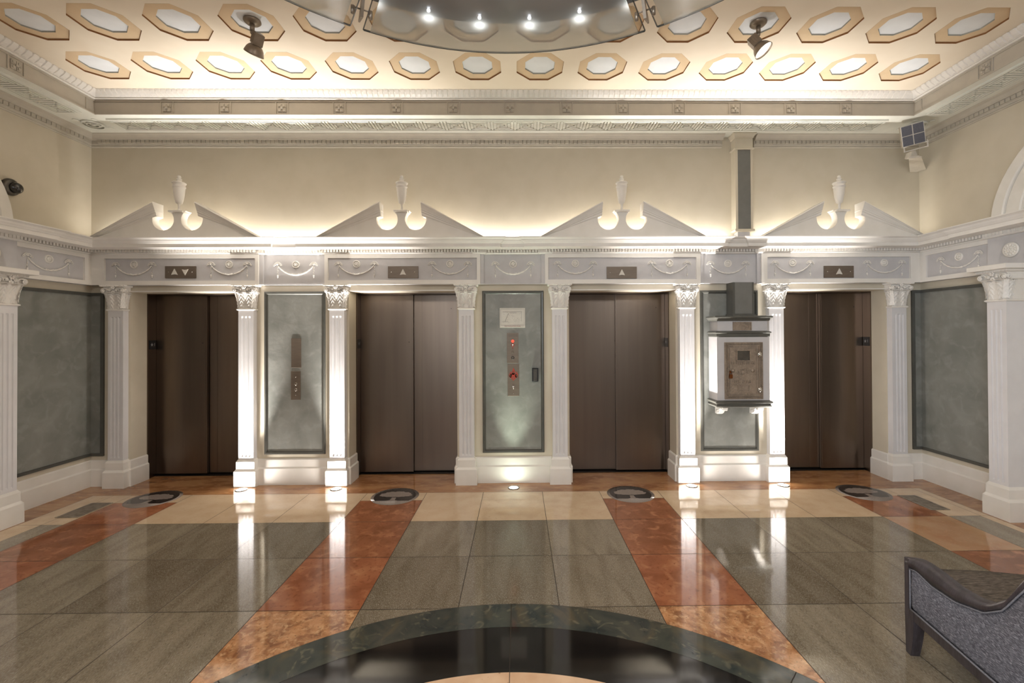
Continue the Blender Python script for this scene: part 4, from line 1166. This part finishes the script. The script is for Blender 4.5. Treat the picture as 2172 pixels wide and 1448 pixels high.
# ------------------------------------------------------------------ floor vents
def vent(x0, x1, y0, y1, label):
    t = thing('floor_vent', label, 'floor vent', ((x0+x1)/2, (y0+y1)/2, 0), group='metal floor vents')
    f = MB(); w_ = .012; z1 = .004
    f.box(x0, x1, y0, y0+w_, .0005, z1); f.box(x0, x1, y1-w_, y1, .0005, z1); f.box(x0, x0+w_, y0+w_, y1-w_, .0005, z1); f.box(x1-w_, x1, y0+w_, y1-w_, .0005, z1)
    f.build('frame', M['vent'], t)
    MB().box(x0+w_, x1-w_, y0+w_, y1-w_, .0004, .0012).build('dark_well', M['dark'], t)
    g = MB(); n = 26
    for k in range(n): yy = y0+w_+(y1-y0-2*w_)*(k+.5)/n; g.box(x0+w_, x1-w_, yy-.0052, yy+.0052, .0014, .0034)
    g.build('grille', M['vent'], t)
vent(-4.300, -4.085, 4.235, 4.598, 'rectangular metal floor vent near the left wall')
vent(3.888, 4.075, 4.215, 4.595, 'rectangular metal floor vent near the right wall')

# ------------------------------------------------------------------ glass ring chandelier
CXc, CYc, ZG = -.052, .81, 2.97
t = thing('ring_chandelier', 'large ring chandelier of smoked glass panels with small bright lamps overhead', 'chandelier', (CXc, CYc, ZC))
gm = bpy.data.materials.new('smoked_frosted_glass'); gm.use_nodes = True; nt = gm.node_tree; nt.nodes.clear()
out = nt.nodes.new('ShaderNodeOutputMaterial'); tr_ = nt.nodes.new('ShaderNodeBsdfTransparent'); tr_.inputs[0].default_value = (.88, .88, .86, 1)
di = nt.nodes.new('ShaderNodeBsdfTranslucent'); di.inputs[0].default_value = (.80, .82, .80, 1)
df = nt.nodes.new('ShaderNodeBsdfDiffuse'); df.inputs[0].default_value = (.66, .68, .66, 1)
no = nt.nodes.new('ShaderNodeTexNoise'); no.inputs['Scale'].default_value = 8; no.inputs['Detail'].default_value = 3
mr = nt.nodes.new('ShaderNodeMapRange'); mr.inputs[3].default_value = .30; mr.inputs[4].default_value = .34; nt.links.new(no.outputs[0], mr.inputs[0])
m0 = nt.nodes.new('ShaderNodeMixShader'); m0.inputs[0].default_value = .5; nt.links.new(di.outputs[0], m0.inputs[1]); nt.links.new(df.outputs[0], m0.inputs[2])
m1 = nt.nodes.new('ShaderNodeMixShader'); nt.links.new(mr.outputs[0], m1.inputs[0]); nt.links.new(tr_.outputs[0], m1.inputs[1]); nt.links.new(m0.outputs[0], m1.inputs[2])
gl = nt.nodes.new('ShaderNodeBsdfGlossy'); gl.inputs['Roughness'].default_value = .12
m2 = nt.nodes.new('ShaderNodeMixShader'); m2.inputs[0].default_value = .05; nt.links.new(m1.outputs[0], m2.inputs[1]); nt.links.new(gl.outputs[0], m2.inputs[2]); nt.links.new(m2.outputs[0], out.inputs[0])
cm = bpy.data.materials.new('clear_glass'); cm.use_nodes = True; nt = cm.node_tree; nt.nodes.clear()
out = nt.nodes.new('ShaderNodeOutputMaterial'); tr_ = nt.nodes.new('ShaderNodeBsdfTransparent'); tr_.inputs[0].default_value = (.93, .93, .92, 1)
no = nt.nodes.new('ShaderNodeTexNoise'); no.inputs['Scale'].default_value = 5
mr = nt.nodes.new('ShaderNodeMapRange'); mr.inputs[3].default_value = .04; mr.inputs[4].default_value = .07; nt.links.new(no.outputs[0], mr.inputs[0])
gl = nt.nodes.new('ShaderNodeBsdfGlossy'); gl.inputs['Roughness'].default_value = .05
m1 = nt.nodes.new('ShaderNodeMixShader'); nt.links.new(mr.outputs[0], m1.inputs[0]); nt.links.new(tr_.outputs[0], m1.inputs[1]); nt.links.new(gl.outputs[0], m1.inputs[2]); nt.links.new(m1.outputs[0], out.inputs[0])
M['edge'] = mat('dark_glass_edge', S(84, 84, 80), .2, noise=(10, S(74, 74, 70), 2, .4, .7))
RG0, RG1 = .86, 1.232
def sector(mb, r0, r1, a0, a1, z0, z1, n=24):
    P = lambda r, a, z: (CXc+r*math.cos(a), CYc+r*math.sin(a), z)
    rings = []
    for k in range(n+1):
        a = a0+(a1-a0)*k/n; rings.append([P(r0, a, z0), P(r1, a, z0), P(r1, a, z1), P(r0, a, z1)])
    mb.loft(rings); return mb
for k in range(6):
    ac = PI/2+k*PI/3; h_ = PI/6-.022; e = .022
    p = sector(MB(), RG0, RG1, ac-h_+e, ac+h_-e, ZG, ZG+.006).build('glass_panel', gm, t)
    for aa in (ac-h_, ac+h_-e): sector(MB(), RG0, RG1, aa, aa+e, ZG, ZG+.006, 2).build('clear_margin', cm, p)
    q = MB(); sector(q, RG1, RG1+.0035, ac-h_, ac+h_, ZG-.0005, ZG+.0065); sector(q, RG0, RG1, ac-h_-.003, ac-h_, ZG, ZG+.006, 2); sector(q, RG0, RG1, ac+h_, ac+h_+.003, ZG, ZG+.006, 2); q.build('polished_edge', M['edge'], p)
q = MB().lathe([(.985, 3.075), (1.0, 3.012), (1.095, 3.010), (1.102, 3.02), (1.102, 3.085), (.985, 3.095)], (CXc, CYc, 0), 96, cap=False); q.build('metal_ring', M['ring'], t)
q = MB().lathe([(.0001, 3.090), (.5, 3.095), (.975, 3.075), (.985, 3.082), (.985, 3.12), (.5, 3.15), (.0001, 3.15)], (CXc, CYc, 0), 72, cap=False); q.build('inner_bowl', M['copper'], t)
q = MB()
for k in range(3): a = PI/6+k*2*PI/3; q.tube([(CXc+.8*math.cos(a), CYc+.8*math.sin(a), 3.12), (CXc+.8*math.cos(a), CYc+.8*math.sin(a), ZC)], .008, 8)
q.build('hanger_rod', M['lampmetal'], t)
nb_ = 32
for k in range(nb_):
    a = PI/2+(k+.5)*2*PI/nb_
    x, y = CXc+1.055*math.cos(a), CYc+1.055*math.sin(a)
    q = MB().ball((x, y, 3.004), .007, 1, 1, .8, 10, 6); q.build('lamp', M['bulb'], t)
for k in range(6):
    a = k*PI/3
    dx, dy = math.cos(a), math.sin(a); tx, ty = -dy, dx
    q = MB()
    P = lambda r, s, z: (CXc+dx*r+tx*s, CYc+dy*r+ty*s, z)
    q.loft([[P(1.09, -.006, 3.02), P(1.09, .006, 3.02), P(1.09, .006, 3.07), P(1.09, -.006, 3.07)], [P(1.13, -.006, 2.955), P(1.13, .006, 2.955), P(1.13, .006, 3.0), P(1.13, -.006, 3.0)], [P(1.185, -.003, 2.966), P(1.185, .003, 2.966), P(1.185, .003, 2.972), P(1.185, -.003, 2.972)]])
    for s in (-.034, .034): q.tube([P(1.13, s*.1, 2.985), P(1.13, s, 2.985)], .003, 6); q.tube([P(1.13, s, 2.958), P(1.13, s, 2.988)], .008, 8)
    q.build('glass_clamp', M['lampmetal'], t)
for k in range(32):
    a = PI/2+(k+.5)*2*PI/32
    lamp('SPOT', 'chandelier_lamp', (CXc+1.055*math.cos(a), CYc+1.055*math.sin(a), 2.996), .45, (.97, .98, 1), (0, 0, 0), spot_size=2.7, spot_blend=.8, shadow_soft_size=.02)

# ------------------------------------------------------------------ armchair
A0 = Vector((2.050, 2.353, 0)); da = Vector((-.16344, -.98655, 0)); nx_ = Vector((.98655, -.16344, 0))
t = thing('armchair', 'grey upholstered armchair with dark wood frame at the lower right edge', 'armchair', (2.33, 2.0, 0))
def Q(s, o, z): p = A0+da*s+nx_*o; return (p.x, p.y, z)
LEN, WID = .80, .66
def armtop(s):
    pts = [(-.012, .500), (.04, .517), (.10, .524), (.19, .522), (.29, .514), (.395, .524), (.49, .553), (.58, .630), (.643, .735), (.72, .85), (.80, .93)]
    for (a, za), (b2, zb) in zip(pts[:-1], pts[1:]):
        if s <= b2:
            u = max(0, (s-a)/(b2-a)); return za+(zb-za)*u
    return pts[-1][1]
def armpad(s):  # lower edge of wood rail = top of fabric
    pts = [(-.012, .452), (.06, .470), (.17, .452), (.316, .462), (.467, .507), (.557, .572), (.643, .695), (.72, .80), (.80, .88)]
    for (a, za), (b2, zb) in zip(pts[:-1], pts[1:]):
        if s <= b2:
            u = max(0, (s-a)/(b2-a)); return za+(zb-za)*u
    return pts[-1][1]
N = 40
for o0, sg in ((0, 1), (WID, -1)):
    th = .055*sg
    f = MB(); rings = []
    for k in range(N+1):
        s = .012+(LEN-.02)*k/N; zt = armpad(s)
        rings.append([Q(s, o0+.004*sg, .242), Q(s, o0, .262), Q(s, o0-.004*sg, (zt+.25)/2), Q(s, o0, zt-.01), Q(s, o0+.006*sg, zt), Q(s, o0+th, zt), Q(s, o0+th, .242)])
    f.smooth = True; f.loft(rings); f.build('arm_panel', M['fabric'], t)
    f = MB(); rings = []
    for k in range(N+1):
        s = -.012+(LEN+.012)*k/N; za, zb = armpad(s), armtop(s)
        rings.append([Q(s, o0-.008*sg, za), Q(s, o0-.012*sg, (za+zb)/2), Q(s, o0-.006*sg, zb-.008), Q(s, o0+.006*sg, zb), Q(s, o0+th-.006*sg, zb), Q(s, o0+th+.004*sg, zb-.01), Q(s, o0+th+.004*sg, za)])
    f.smooth = True; f.loft(rings); f.build('arm_rail', M['wood'], t)
    f = MB(); f.tube([Q(.014+(LEN-.03)*k/N, o0-.006*sg, armpad(.014+(LEN-.03)*k/N)-.008) for k in range(N+1)], .0035, 6)
    f.tube([Q(.014, o0-.005*sg, .245+(armpad(.014)-.25)*k/6) for k in range(7)], .0035, 6); f.tube([Q(.014+(LEN-.03)*k/8, o0-.005*sg, .243) for k in range(9)], .0045, 6)
    f.build('piping', M['piping'], t)
    f = MB(); a, b2 = (o0-.008, o0+.05) if sg > 0 else (o0-.05, o0+.008)
    f.loft([[Q(0, a, .196), Q(0, b2, .196), Q(0, b2, .242), Q(0, a, .242)], [Q(LEN, a, .196), Q(LEN, b2, .196), Q(LEN, b2, .242), Q(LEN, a, .242)]]); f.build('base_rail', M['wood'], t)
    # front post, then legs
    f = MB(); a, b2 = (o0-.010, o0+.048) if sg > 0 else (o0-.048, o0+.010)
    f.loft([[Q(-.020, a, z), Q(.010, a, z), Q(.010, b2, z), Q(-.020, b2, z)] for z in (.19, .498)]); f.build('front_post', M['wood'], t)
    for s0, s1, bw in ((-.020, .045, 1), (LEN-.05, LEN+.0, -1)):
        f = MB(); rings = []
        for k in range(9):
            u = k/8; z = .242*(1-u)
            w0 = s0; w1 = s1-(.030*u**2) if bw > 0 else s1
            if bw < 0: w0 = s0+.02*u; w1 = s1+.03*u
            i = .012*u
            rings.append([Q(w0, a+i*.3, z), Q(w1, a+i*.3, z), Q(w1, b2-i, z), Q(w0, b2-i, z)])
        f.loft(rings); f.build('leg', M['wood'], t)
f = MB(); rings = []
for k in range(13):
    u = k/12; s = -.004+.70*u; zc_ = .452+.012*math.sin(PI*u)-.03*u
    rings.append([Q(s, .055, .25), Q(s, .055, zc_-.01), Q(s, .12, zc_), Q(s, .33, zc_+.006), Q(s, .54, zc_), Q(s, .605, zc_-.01), Q(s, .605, .25)])
f.smooth = True; f.loft(rings); f.build('seat', M['seatfab'], t)
f = MB(); f.loft([[Q(LEN-.10+s*.12, .055, z), Q(LEN+.0+s*.12, .055, z), Q(LEN+.0+s*.12, WID-.055, z), Q(LEN-.10+s*.12, WID-.055, z)] for s, z in ((0, .24), (.3, .5), (.7, .8), (1, .93))])
f.build('backrest', M['fabric'], t)
f = MB(); f.loft([[Q(-.018, .04, .20), Q(.012, .04, .20), Q(.012, .04, .25), Q(-.018, .04, .25)], [Q(-.018, WID-.04, .20), Q(.012, WID-.04, .20), Q(.012, WID-.04, .25), Q(-.018, WID-.04, .25)]])
f.build('front_rail', M['wood'], t)
